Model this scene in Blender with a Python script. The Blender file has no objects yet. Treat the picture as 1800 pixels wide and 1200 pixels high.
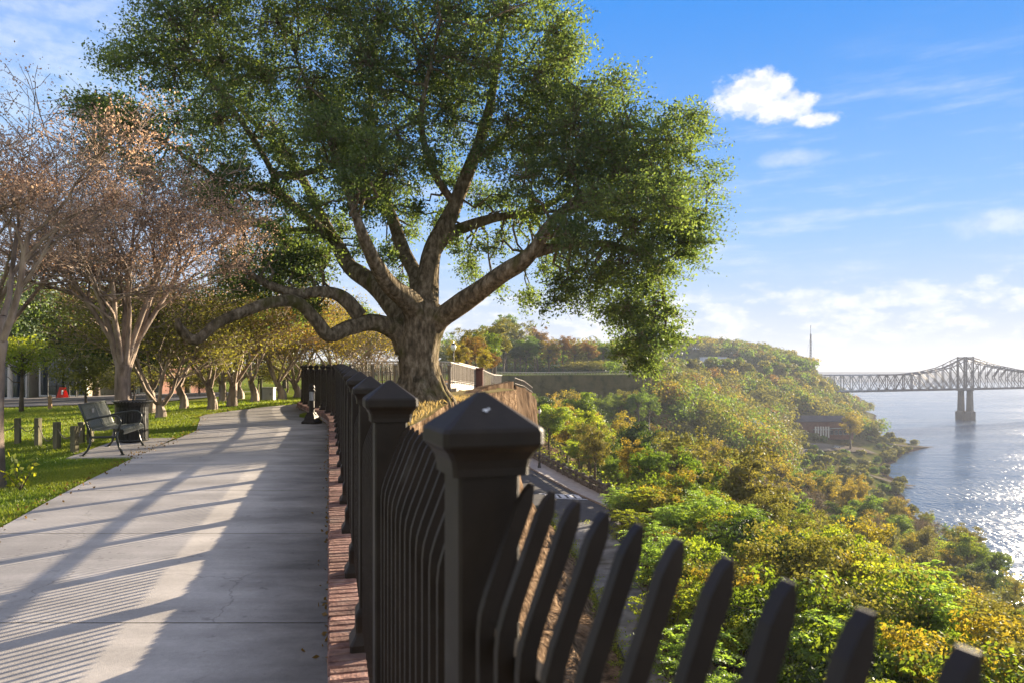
import bpy, math, random
import numpy as np
from mathutils import Vector, noise
R = math.radians
random.seed(7); rng = np.random.default_rng(7)
C = bpy.context.scene.collection
scene = bpy.context.scene
EYE = 1.6; F = 1300.0; HZ = 652.0       # measured from the photograph: 26 mm lens, eye 1.6 m above the path

# ---------------------------------------------------------------- camera, sky, sun, exposure
cam_d = bpy.data.cameras.new('camera'); cam = bpy.data.objects.new('camera', cam_d); C.objects.link(cam)
cam.location = (0, 0, EYE); cam.rotation_euler = (R(90), 0, 0)
cam_d.sensor_width = 36; cam_d.lens = 26; cam_d.shift_y = 0.0289
cam_d.clip_start = 0.02; cam_d.clip_end = 30000
cam_d.dof.use_dof = True; cam_d.dof.focus_distance = 8.5; cam_d.dof.aperture_fstop = 4.5
scene.camera = cam
SUN_AZ, SUN_EL = R(42), R(12)
sd = bpy.data.lights.new('sun', 'SUN'); sd.energy = 5.0; sd.angle = R(0.5); sd.color = (1.0, 0.83, 0.60)
sun = bpy.data.objects.new('sun', sd); C.objects.link(sun)
sun_dir = Vector((math.sin(SUN_AZ)*math.cos(SUN_EL), math.cos(SUN_AZ)*math.cos(SUN_EL), math.sin(SUN_EL)))
sun.rotation_euler = sun_dir.to_track_quat('Z', 'Y').to_euler()
sun.location = (30, 30, 40)
W = bpy.data.worlds.new('World'); scene.world = W; W.use_nodes = True
SKY_STRENGTH = 0.06
def build_world():
    nt = W.node_tree; nt.nodes.clear(); L = nt.links
    def N(t, **k):
        n = nt.nodes.new(t)
        for a, b in k.items(): setattr(n, a, b)
        return n
    def math_(op, a, b=None, c=None, clamp=False):
        n = N('ShaderNodeMath', operation=op); n.use_clamp = clamp
        for i, v in enumerate((a, b, c)):
            if v is None: continue
            if isinstance(v, (int, float)): n.inputs[i].default_value = v
            else: L.new(v, n.inputs[i])
        return n.outputs[0]
    out = N('ShaderNodeOutputWorld'); bg = N('ShaderNodeBackground')
    sky = N('ShaderNodeTexSky'); sky.sky_type = 'NISHITA'; sky.sun_disc = False
    sky.sun_elevation = SUN_EL; sky.sun_rotation = SUN_AZ; sky.air_density = 1.0; sky.dust_density = 0.3; sky.ozone_density = 2.5
    hs = N('ShaderNodeHueSaturation'); hs.inputs['Saturation'].default_value = 1.25; hs.inputs['Value'].default_value = 1.0
    L.new(sky.outputs[0], hs.inputs['Color'])
    geo = N('ShaderNodeTexCoord'); sep = N('ShaderNodeSeparateXYZ'); L.new(geo.outputs['Generated'], sep.inputs[0])
    x, y, z = sep.outputs
    az = math_('ARCTAN2', x, y); el = math_('ARCSINE', z)
    def noise_(vec, scale, detail, rough=0.55):
        n = N('ShaderNodeTexNoise'); n.inputs['Scale'].default_value = scale; n.inputs['Detail'].default_value = detail
        n.inputs['Roughness'].default_value = rough; L.new(vec, n.inputs['Vector']); return n.outputs['Fac']
    def mapped(sx, sz, off=0):
        cb = N('ShaderNodeCombineXYZ'); L.new(math_('MULTIPLY', az, sx), cb.inputs[0]); L.new(math_('MULTIPLY', el, sz), cb.inputs[1])
        cb.inputs[2].default_value = off; return cb.outputs[0]
    def smooth(v, a, b):
        n = N('ShaderNodeMapRange'); n.interpolation_type = 'SMOOTHSTEP'
        n.inputs['From Min'].default_value = a; n.inputs['From Max'].default_value = b; L.new(v, n.inputs['Value']); return n.outputs[0]
    def blob(a0, e0, ra, re):
        u = math_('DIVIDE', math_('SUBTRACT', az, a0), ra); v = math_('DIVIDE', math_('SUBTRACT', el, e0), re)
        return math_('SQRT', math_('ADD', math_('MULTIPLY', u, u), math_('MULTIPLY', v, v)))
    n1 = noise_(mapped(1, 1.3, 3.1), 26, 7, 0.6)
    def puff(a0, e0, ra, re, nz, soft=0.35):
        d = math_('ADD', blob(a0, e0, ra, re), math_('MULTIPLY', math_('SUBTRACT', nz, 0.5), 2.6))
        return math_('SUBTRACT', 1.0, smooth(d, 1.0-soft, 1.0+soft))
    puffs = [puff(.322, .338, .050, .023, n1), puff(.352, .323, .038, .016, n1), puff(.390, .303, .024, .008, n1),
             math_('MULTIPLY', puff(.362, .262, .035, .008, n1, .8), .35), math_('MULTIPLY', puff(.585, .165, .035, .012, n1, .8), .45)]
    m = puffs[0]
    for p in puffs[1:]: m = math_('MAXIMUM', m, p)
    # low cumulus bank near the horizon
    nb = noise_(mapped(1, 2.2, 9.0), 13, 8, 0.58)
    band = math_('MULTIPLY', smooth(el, 0.005, .05), math_('SUBTRACT', 1.0, smooth(el, .08, .15)))
    bank = math_('MULTIPLY', smooth(math_('ADD', nb, math_('MULTIPLY', band, .16)), .60, .72), band)
    # thin high streaks
    ns = noise_(mapped(1, 7, 5.0), 5, 6, 0.6)
    sband = math_('MULTIPLY', smooth(el, .03, .12), math_('SUBTRACT', 1.0, smooth(el, .26, .42)))
    streak = math_('MULTIPLY', math_('MULTIPLY', smooth(ns, .47, .75), sband), .35)
    # high veil of haze on the left
    veil = math_('MULTIPLY', math_('SUBTRACT', 1.0, smooth(az, -.62, -.05)), math_('SUBTRACT', 1.0, smooth(el, .35, .75)))
    veil = math_('MULTIPLY', math_('MULTIPLY', veil, math_('ADD', .6, math_('MULTIPLY', smooth(ns, .3, .7), .4))), .5)
    cov = math_('MAXIMUM', math_('MAXIMUM', m, math_('MULTIPLY', bank, .65)), math_('MAXIMUM', streak, veil), clamp=True)
    shade = noise_(mapped(1, 1.6, 1.0), 40, 4)
    cr = N('ShaderNodeMix', data_type='RGBA'); cr.inputs['A'].default_value = (2.9, 3.2, 3.9, 1); cr.inputs['B'].default_value = (4.3, 4.3, 4.3, 1)
    L.new(smooth(shade, .35, .62), cr.inputs['Factor'])
    # horizon band: pale warm haze low down
    hz = N('ShaderNodeMix', data_type='RGBA'); hz.inputs['B'].default_value = (2.9, 2.85, 2.9, 1)
    hzf = math_('MULTIPLY', math_('POWER', math_('SUBTRACT', 1.0, smooth(el, -.02, .26), clamp=True), 1.6), .80)
    L.new(hzf, hz.inputs['Factor'])
    # deep blue zenith tint
    tint = N('ShaderNodeMix', data_type='RGBA', blend_type='MULTIPLY'); tint.inputs['Factor'].default_value = 1
    ramp = N('ShaderNodeMix', data_type='RGBA'); ramp.inputs['A'].default_value = (1.0, 1.05, 1.15, 1); ramp.inputs['B'].default_value = (.38, .90, 1.85, 1)
    L.new(smooth(el, 0.0, .45), ramp.inputs['Factor'])
    L.new(hs.outputs[0], tint.inputs['A']); L.new(ramp.outputs['Result'], tint.inputs['B'])
    cap_ = N('ShaderNodeMix', data_type='RGBA', blend_type='DARKEN'); cap_.inputs['Factor'].default_value = 1; cg = N('ShaderNodeMix', data_type='RGBA'); cg.inputs['A'].default_value = (1.35, 2.45, 3.9, 1); cg.inputs['B'].default_value = (.12, 1.15, 3.5, 1)
    L.new(smooth(el, .02, .50), cg.inputs['Factor']); L.new(cg.outputs['Result'], cap_.inputs['B'])
    L.new(tint.outputs['Result'], cap_.inputs['A']); L.new(cap_.outputs['Result'], hz.inputs['A'])
    mx = N('ShaderNodeMix', data_type='RGBA'); L.new(cov, mx.inputs['Factor']); L.new(hz.outputs['Result'], mx.inputs['A']); L.new(cr.outputs['Result'], mx.inputs['B'])
    # unseen bright veil overhead and behind the viewer, added as neutral fill light
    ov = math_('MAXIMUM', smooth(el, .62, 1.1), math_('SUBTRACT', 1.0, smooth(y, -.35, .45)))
    fill_fac = math_('MULTIPLY', ov, math_('ADD', .72, math_('MULTIPLY', ns, .4)), clamp=True)
    fill_mix = N('ShaderNodeMix', data_type='RGBA'); L.new(fill_fac, fill_mix.inputs['Factor']); L.new(mx.outputs['Result'], fill_mix.inputs['A']); fill_mix.inputs['B'].default_value = (2.45, 2.5, 2.65, 1)
    L.new(fill_mix.outputs['Result'], bg.inputs['Color']); bg.inputs['Strength'].default_value = SKY_STRENGTH
    L.new(bg.outputs[0], out.inputs['Surface'])
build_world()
vs = scene.view_settings; vs.view_transform = 'Standard'; vs.look = 'None'; vs.gamma = 1; vs.exposure = 2.18; vs.use_curve_mapping = False
scene.render.engine = 'CYCLES'
cy = scene.cycles
cy.max_bounces = 6; cy.diffuse_bounces = 3; cy.glossy_bounces = 2; cy.transmission_bounces = 4; cy.transparent_max_bounces = 6
cy.volume_bounces = 0; cy.sample_clamp_indirect = 4; cy.sample_clamp_direct = 0; cy.caustics_reflective = False; cy.caustics_refractive = False
cy.use_denoising = True

# ---------------------------------------------------------------- helpers
ORG = {}
def pt(px, py, d): return Vector(((px-900)*d/F, d, EYE-(py-HZ)*d/F))
def xy(px, d): return (px-900)*d/F
def lerp(v, xs, ys): return float(np.interp(v, xs, ys))
def tag(o, label=None, cat=None, group=None, kind=None):
    if label: o['label'] = label
    if cat: o['category'] = cat
    if group: o['group'] = group
    if kind: o['kind'] = kind
    return o
def thing(name, loc, label, cat, group=None, rz=0):
    o = bpy.data.objects.new(name, None); C.objects.link(o); o.location = loc; o.rotation_euler = (0, 0, rz)
    ORG[o.name] = Vector(loc); o.empty_display_size = .2
    return tag(o, label, cat, group)
def link(name, me, parent=None, loc=None):
    o = bpy.data.objects.new(name, me); C.objects.link(o)
    if parent: o.parent = parent
    if loc is not None: o.location = loc
    ORG[o.name] = Vector((0, 0, 0)) if parent is None and loc is None else (Vector(loc) if loc is not None else ORG.get(parent.name, Vector((0, 0, 0))))
    return o
class MB:
    def __init__(s): s.v = []; s.f = []; s.m = []
    def quad(s, a, b, c, d, m=0):
        i = len(s.v); s.v += [tuple(a), tuple(b), tuple(c), tuple(d)]; s.f.append((i, i+1, i+2, i+3)); s.m.append(m)
    def poly(s, pts, m=0):
        i = len(s.v); s.v += [tuple(p) for p in pts]; s.f.append(tuple(range(i, i+len(pts)))); s.m.append(m)
    def box(s, c, size, rz=0, m=0, bev=0.0, jit=0.0):
        cx, cy_, cz = c; a, b, h = size[0]/2, size[1]/2, size[2]/2
        cs, sn = math.cos(rz), math.sin(rz)
        def T(x, y, z):
            if jit: x += random.uniform(-jit, jit); y += random.uniform(-jit, jit); z += random.uniform(-jit, jit)
            return (cx+x*cs-y*sn, cy_+x*sn+y*cs, cz+z)
        if bev <= 0:
            P = [T(x, y, z) for z in (-h, h) for x, y in ((-a, -b), (a, -b), (a, b), (-a, b))]
            i = len(s.v); s.v += P
            for f in ((3, 2, 1, 0), (4, 5, 6, 7), (0, 1, 5, 4), (1, 2, 6, 5), (2, 3, 7, 6), (3, 0, 4, 7)):
                s.f.append(tuple(i+k for k in f)); s.m.append(m)
        else:
            e = bev
            rings = [(a-e, b-e, -h), (a, b, -h+e), (a, b, h-e), (a-e, b-e, h)]
            i = len(s.v)
            for (p, q, z) in rings:
                ee = e if p == a else 0.35*e
                for x, y in ((-p+ee, -q), (p-ee, -q), (p, -q+ee), (p, q-ee), (p-ee, q), (-p+ee, q), (-p, q-ee), (-p, -q+ee)): s.v.append(T(x, y, z))
            for k in range(3):
                for j in range(8):
                    s.f.append((i+k*8+j, i+k*8+(j+1) % 8, i+(k+1)*8+(j+1) % 8, i+(k+1)*8+j)); s.m.append(m)
            s.f.append(tuple(i+7-j for j in range(8))); s.m.append(m)
            s.f.append(tuple(i+24+j for j in range(8))); s.m.append(m)
    def sq(s, c, prof, rz=0, m=0, n=4):
        """stack of square (n=4) or round sections: prof = [(halfwidth, z)...]"""
        i = len(s.v); cs, sn = math.cos(rz), math.sin(rz)
        for (r, z) in prof:
            if n == 4:
                q = r*0.10
                ring = [(-r+q, -r), (r-q, -r), (r, -r+q), (r, r-q), (r-q, r), (-r+q, r), (-r, r-q), (-r, -r+q)]
            else: ring = [(r*math.cos(2*math.pi*k/n), r*math.sin(2*math.pi*k/n)) for k in range(n)]
            for x, y in ring: s.v.append((c[0]+x*cs-y*sn, c[1]+x*sn+y*cs, c[2]+z))
        K = 8 if n == 4 else n
        for k in range(len(prof)-1):
            for j in range(K):
                s.f.append((i+k*K+j, i+k*K+(j+1) % K, i+(k+1)*K+(j+1) % K, i+(k+1)*K+j)); s.m.append(m)
        s.f.append(tuple(i+K-1-j for j in range(K))); s.m.append(m)
        e = i+(len(prof)-1)*K; s.f.append(tuple(e+j for j in range(K))); s.m.append(m)
    def tube(s, pts, rad, n=6, m=0, cap=True, rough=0.0):
        pts = [Vector(p) for p in pts]; k = len(pts)
        if not hasattr(rad, '__len__'): rad = [rad]*k
        i0 = len(s.v); up = Vector((0, 0, 1)); prev = None
        for j in range(k):
            t = (pts[min(j+1, k-1)]-pts[max(j-1, 0)])
            if t.length < 1e-9: t = Vector((0, 0, 1))
            t.normalize()
            if prev is None:
                a = t.cross(up) if abs(t.z) < .95 else t.cross(Vector((1, 0, 0)))
            else: a = prev-t*prev.dot(t)
            if a.length < 1e-6: a = t.orthogonal()
            a.normalize(); prev = a; b = t.cross(a)
            for q in range(n):
                th = 2*math.pi*q/n; r = rad[j]
                if rough: r *= 1+rough*(noise.noise(Vector((math.cos(th)*1.7+pts[j].x*.9, math.sin(th)*1.7+pts[j].y*.9, pts[j].z*.8)))*1.6+noise.noise(Vector((math.cos(th)*6, math.sin(th)*6, pts[j].z*1.1+pts[j].x)))*.45)
                s.v.append(tuple(pts[j]+a*(math.cos(th)*r)+b*(math.sin(th)*r)))
        for j in range(k-1):
            for q in range(n):
                s.f.append((i0+j*n+q, i0+j*n+(q+1) % n, i0+(j+1)*n+(q+1) % n, i0+(j+1)*n+q)); s.m.append(m)
        if cap:
            s.f.append(tuple(i0+n-1-q for q in range(n))); s.m.append(m)
            s.f.append(tuple(i0+(k-1)*n+q for q in range(n))); s.m.append(m)
    def mesh(s, name, mats, smooth=False, org=None):
        me = bpy.data.meshes.new(name)
        v = s.v
        if org is not None: v = [(p[0]-org[0], p[1]-org[1], p[2]-org[2]) for p in s.v]
        me.from_pydata(v, [], s.f)
        for mt in (mats if isinstance(mats, (list, tuple)) else [mats]): me.materials.append(mt)
        me.polygons.foreach_set('material_index', s.m)
        if smooth: me.polygons.foreach_set('use_smooth', [True]*len(s.f))
        me.update(); return me
    def build(s, name, mats, parent=None, smooth=False, world=True, loc=None):
        org = None
        if parent is not None and world: org = ORG[parent.name]
        if parent is None and loc is not None: org = Vector(loc)
        o = link(name, s.mesh(name, mats, smooth, org), parent, loc if parent is None else None)
        return o
def children(o): return [c for c in bpy.data.objects if c.parent == o]
def copy_tree(o, parent=None, kids=None):
    c = o.copy(); C.objects.link(c); c.parent = parent
    for ch in (kids[o.name] if kids is not None else list(o.children)): copy_tree(ch, c, kids)
    return c

# ---------------------------------------------------------------- materials
def mat(name, col=(.5, .5, .5), rough=.6, metal=0, spec=.5):
    m = bpy.data.materials.new(name); m.use_nodes = True; b = m.node_tree.nodes['Principled BSDF']
    b.inputs['Base Color'].default_value = (*col, 1); b.inputs['Roughness'].default_value = rough; b.inputs['Metallic'].default_value = metal
    b.inputs['Specular IOR Level'].default_value = spec
    return m
def noisy(name, cols, scale=5, rough=.8, bump=.3, bscale=None, stretch=(1, 1, 1), detail=6, spec=.3, bdist=.02, second=None, lo=.35, hi=.65):
    m = mat(name, cols[0], rough, 0, spec); nt = m.node_tree; L = nt.links; b = nt.nodes['Principled BSDF']
    tc = nt.nodes.new('ShaderNodeTexCoord'); mp = nt.nodes.new('ShaderNodeMapping'); mp.inputs['Scale'].default_value = stretch
    L.new(tc.outputs['Object'], mp.inputs['Vector'])
    n = nt.nodes.new('ShaderNodeTexNoise'); n.inputs['Scale'].default_value = scale; n.inputs['Detail'].default_value = detail; n.inputs['Roughness'].default_value = .62
    L.new(mp.outputs[0], n.inputs['Vector'])
    cr = nt.nodes.new('ShaderNodeValToRGB'); L.new(n.outputs['Fac'], cr.inputs['Fac'])
    el = cr.color_ramp.elements
    el[0].position = lo; el[1].position = hi; el[0].color = (*cols[0], 1); el[-1].color = (*cols[-1], 1)
    for k, c in enumerate(cols[1:-1]): e = el.new(lo+(hi-lo)*(k+1)/(len(cols)-1)); e.color = (*c, 1)
    outc = cr.outputs[0]
    if second:
        (c2, s2, l2, h2) = second
        n2 = nt.nodes.new('ShaderNodeTexNoise'); n2.inputs['Scale'].default_value = s2; n2.inputs['Detail'].default_value = 4; L.new(tc.outputs['Object'], n2.inputs['Vector'])
        mr = nt.nodes.new('ShaderNodeMapRange'); mr.inputs['From Min'].default_value = l2; mr.inputs['From Max'].default_value = h2; L.new(n2.outputs['Fac'], mr.inputs['Value'])
        mx = nt.nodes.new('ShaderNodeMix'); mx.data_type = 'RGBA'; L.new(mr.outputs[0], mx.inputs['Factor']); L.new(outc, mx.inputs['A']); mx.inputs['B'].default_value = (*c2, 1); outc = mx.outputs['Result']
    L.new(outc, b.inputs['Base Color'])
    if bump:
        n3 = nt.nodes.new('ShaderNodeTexNoise'); n3.inputs['Scale'].default_value = bscale or scale*4; n3.inputs['Detail'].default_value = 5; L.new(mp.outputs[0], n3.inputs['Vector'])
        bp = nt.nodes.new('ShaderNodeBump'); bp.inputs['Strength'].default_value = bump; bp.inputs['Distance'].default_value = bdist
        L.new(n3.outputs['Fac'], bp.inputs['Height']); L.new(bp.outputs[0], b.inputs['Normal'])
    return m
def leafmat(name, c1, c2, trans=.5, tcol=None, gloss=.04, hue=.0):
    gloss *= .6
    m = bpy.data.materials.new(name); m.use_nodes = True; nt = m.node_tree; nt.nodes.clear(); L = nt.links
    at = nt.nodes.new('ShaderNodeAttribute'); at.attribute_name = 'var'
    oi = nt.nodes.new('ShaderNodeObjectInfo')
    mx = nt.nodes.new('ShaderNodeMix'); mx.data_type = 'RGBA'; mx.inputs['A'].default_value = (*c1, 1); mx.inputs['B'].default_value = (*c2, 1)
    L.new(at.outputs['Fac'], mx.inputs['Factor'])
    hs = nt.nodes.new('ShaderNodeHueSaturation'); L.new(mx.outputs['Result'], hs.inputs['Color'])
    mr = nt.nodes.new('ShaderNodeMapRange'); mr.inputs['To Min'].default_value = .5-hue; mr.inputs['To Max'].default_value = .5+hue; L.new(oi.outputs['Random'], mr.inputs['Value']); L.new(mr.outputs[0], hs.inputs['Hue'])
    d = nt.nodes.new('ShaderNodeBsdfDiffuse'); t = nt.nodes.new('ShaderNodeBsdfTranslucent'); L.new(hs.outputs[0], d.inputs['Color'])
    tm = nt.nodes.new('ShaderNodeMix'); tm.data_type = 'RGBA'; tm.blend_type = 'MULTIPLY'; tm.inputs['Factor'].default_value = 1; tm.inputs['B'].default_value = (*(tcol or (1.7, 1.6, .9)), 1)
    L.new(hs.outputs[0], tm.inputs['A']); L.new(tm.outputs['Result'], t.inputs['Color'])
    ms = nt.nodes.new('ShaderNodeMixShader'); ms.inputs[0].default_value = trans; L.new(d.outputs[0], ms.inputs[1]); L.new(t.outputs[0], ms.inputs[2])
    g = nt.nodes.new('ShaderNodeBsdfGlossy'); g.inputs['Roughness'].default_value = .45; g.inputs['Color'].default_value = (.9, .95, 1, 1)
    m2 = nt.nodes.new('ShaderNodeMixShader'); m2.inputs[0].default_value = gloss; L.new(ms.outputs[0], m2.inputs[1]); L.new(g.outputs[0], m2.inputs[2])
    o = nt.nodes.new('ShaderNodeOutputMaterial'); L.new(m2.outputs[0], o.inputs['Surface'])
    return m
M = {}
M['bronze'] = noisy('bronze_paint', [(.013, .009, .006), (.022, .0155, .0105), (.036, .027, .019)], 9, .52, .25, 160, spec=.3, bdist=.0015, lo=.3, hi=.8, second=((.05, .045, .038), 5, .68, .85))
M['black'] = noisy('black_paint', [(.012, .013, .012), (.018, .018, .017)], 6, .35, .05, 80, spec=.5, bdist=.002)
M['green_metal'] = noisy('green_black_metal', [(.022, .027, .023), (.035, .04, .034)], 8, .3, .05, 80, spec=.6, bdist=.002)
M['mesh_metal'] = noisy('silvered_seat_paint', [(.06, .07, .062), (.10, .11, .10)], 20, .3, .05, 80, spec=.8, bdist=.002)
M['tan_metal'] = noisy('tan_sunlit_metal', [(.16, .13, .10), (.24, .20, .16)], 4, .5, .05, 60, bdist=.002)
M['rail_pale'] = noisy('weathered_pale_railing', [(.42, .38, .33), (.55, .50, .44)], 5, .6, .1, 40, bdist=.004)
M['asphalt'] = noisy('asphalt', [(.045, .042, .042), (.075, .07, .068)], 1.2, .85, .3, 60, bdist=.01)
M['asphalt_lot'] = noisy('street_asphalt', [(.07, .068, .07), (.12, .115, .11)], .6, .85, .2, 60)
M['sidewalk'] = noisy('sidewalk', [(.30, .27, .25), (.42, .38, .35)], 2, .85, .2, 30)
M['apron'] = noisy('worn_pavement', [(.10, .10, .10), (.17, .17, .17), (.24, .24, .24)], 1.1, .9, .4, 30, second=((.07, .065, .05), .5, .55, .7))
M['paint_white'] = noisy('road_paint', [(.55, .55, .56), (.75, .75, .76)], 12, .7, .1, 40)
M['bark'] = noisy('oak_bark', [(.07, .058, .04), (.16, .13, .09), (.30, .255, .19)], 8, .95, 1.0, 14, stretch=(1, 1, .42), bdist=.07, second=((.085, .085, .025), 1.3, .55, .72), detail=9, spec=.0)
M['myrtle_bark'] = noisy('myrtle_bark', [(.12, .09, .065), (.28, .21, .16), (.44, .35, .27)], 5, .7, .4, 14, stretch=(1, 1, .25), bdist=.02)
M['twig'] = noisy('twig_bark', [(.16, .115, .085), (.26, .19, .14)], 10, .85, 0)
M['bark_mid'] = noisy('grey_brown_bark', [(.07, .055, .04), (.15, .12, .09)], 6, .9, .6, 12, stretch=(1, 1, .3), bdist=.03)
M['wood'] = noisy('weathered_post_wood', [(.09, .09, .055), (.20, .18, .11)], 9, .9, .5, 30, stretch=(1, 1, .2), bdist=.01)
M['guard_wood'] = noisy('weathered_guard_stone', [(.055, .052, .045), (.13, .12, .10), (.23, .21, .18)], 2.2, .95, .9, 9, stretch=(1, 1, 2.5), bdist=.06)
M['rock'] = noisy('loess_rock', [(.05, .035, .022), (.15, .10, .065), (.28, .20, .13)], 2.6, .95, 1.0, 7, bdist=.15, spec=.0)
M['wall_brown'] = noisy('brown_retaining_wall', [(.05, .032, .02), (.11, .075, .05), (.17, .12, .08)], .9, .95, .6, 6, stretch=(1, 1, .35), bdist=.1, spec=.0)
M['wall_dark'] = noisy('dark_gabion_wall', [(.012, .009, .008), (.035, .026, .022), (.06, .045, .036)], .5, .95, .8, 3, bdist=.2, stretch=(1, 1, .15), spec=.0)
M['mud'] = noisy('river_mud', [(.035, .026, .02), (.08, .06, .045)], .25, .8, .6, 2, bdist=.3, spec=.0)
M['soil'] = noisy('slope_soil', [(.045, .045, .015), (.09, .08, .03), (.12, .10, .045)], .3, .95, .5, 2, bdist=.2, spec=.0)
M['bankgrass'] = noisy('bank_grass', [(.06, .075, .02), (.10, .105, .03), (.14, .115, .045)], .06, .95, .5, 1, bdist=.3, spec=.0)
M['gravel_road'] = noisy('pale_bank_road', [(.13, .11, .09), (.19, .165, .14)], .3, .9, .2, 3, spec=.0)
M['lawn'] = noisy('lawn', [(.09, .13, .02), (.16, .20, .03), (.24, .24, .06)], .7, .95, .6, 40, bdist=.03, second=((.20, .17, .06), .35, .55, .75), spec=.0)
M['dryground'] = noisy('dry_grass_ground', [(.17, .14, .06), (.28, .22, .11)], 3, .95, .6, 30, bdist=.03, spec=.0)
M['white_wall'] = noisy('white_render', [(.62, .60, .56), (.72, .70, .66)], 2, .8, .1, 20)
M['tan_wall'] = noisy('tan_stucco', [(.38, .31, .22), (.50, .42, .31)], 2, .85, .1, 20)
M['brick_far'] = noisy('old_red_brick', [(.13, .06, .045), (.20, .095, .07)], .8, .9, .2, 4)
M['roof_dark'] = noisy('dark_roof', [(.05, .042, .045), (.085, .07, .07)], .5, .8, .1, 3)
M['glass'] = mat('window_glass', (.03, .04, .05), .08, 0, .8)
M['steel_far'] = noisy('bridge_steel', [(.05, .045, .05), (.09, .085, .09)], .05, .6, 0)
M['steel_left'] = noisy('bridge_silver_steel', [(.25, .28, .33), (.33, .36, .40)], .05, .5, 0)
M['pier'] = noisy('pier_concrete', [(.08, .065, .055), (.14, .12, .10)], .08, .9, .3, .5, bdist=.2)
M['blue_white'] = noisy('pale_blue_cladding', [(.55, .60, .70), (.65, .70, .80)], .1, .6, 0)
M['red'] = noisy('crimson_cloth', [(.36, .02, .07), (.46, .035, .10)], 6, .8, .05, 30)
M['red_sign'] = noisy('red_board', [(.55, .05, .03), (.65, .07, .045)], 6, .7, .02, 30)
M['orange_post'] = noisy('marker_post', [(.35, .22, .12), (.48, .32, .18)], 6, .8, .1, 30)
M['grey_box'] = noisy('grey_cabinet_paint', [(.30, .31, .31), (.38, .39, .39)], 4, .5, .05, 30)
M['white_paint'] = mat('white_gloss_paint', (.75, .76, .78), .35)
M['lamp_white'] = mat('frosted_globe', (.85, .85, .82), .3)
M['lens'] = mat('frosted_lens', (.62, .66, .70), .25)
M['chain'] = mat('rusty_chain', (.16, .13, .09), .7)
M['car_silver'] = mat('silver_car_paint', (.45, .47, .5), .25, .5)
M['car_white'] = mat('white_car_paint', (.78, .78, .78), .25)
M['tyre'] = mat('tyre_rubber', (.02, .02, .02), .8)
M['hillgrass'] = noisy('hill_cover', [(.030, .045, .022), (.055, .07, .03)], .05, .95, .5, .5, bdist=.5, spec=.0)
M['farbank'] = noisy('far_bank_wood', [(.05, .055, .06), (.09, .085, .08)], .02, 1, 0, spec=.0)

# brick with a per-brick colour
def brickmat():
    m = noisy('red_brick', [(.15, .08, .065), (.27, .145, .112), (.36, .225, .18)], 14, .92, .8, 60, bdist=.008, second=((.11, .085, .07), 3.5, .5, .75))
    nt = m.node_tree; b = nt.nodes['Principled BSDF']; L = nt.links
    src = b.inputs['Base Color'].links[0].from_socket
    at = nt.nodes.new('ShaderNodeAttribute'); at.attribute_name = 'var'
    mr = nt.nodes.new('ShaderNodeMapRange'); mr.inputs['To Min'].default_value = .55; mr.inputs['To Max'].default_value = 1.25; L.new(at.outputs['Fac'], mr.inputs['Value'])
    mx = nt.nodes.new('ShaderNodeMix'); mx.data_type = 'RGBA'; mx.blend_type = 'MULTIPLY'; mx.inputs['Factor'].default_value = 1
    L.new(src, mx.inputs['A']); L.new(mr.outputs[0], mx.inputs['B']); L.new(mx.outputs['Result'], b.inputs['Base Color'])
    return m
M['brick'] = brickmat()
M['mortar'] = noisy('mortar', [(.26, .22, .19), (.38, .34, .31)], 20, .95, .4, 80, bdist=.004)

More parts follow.
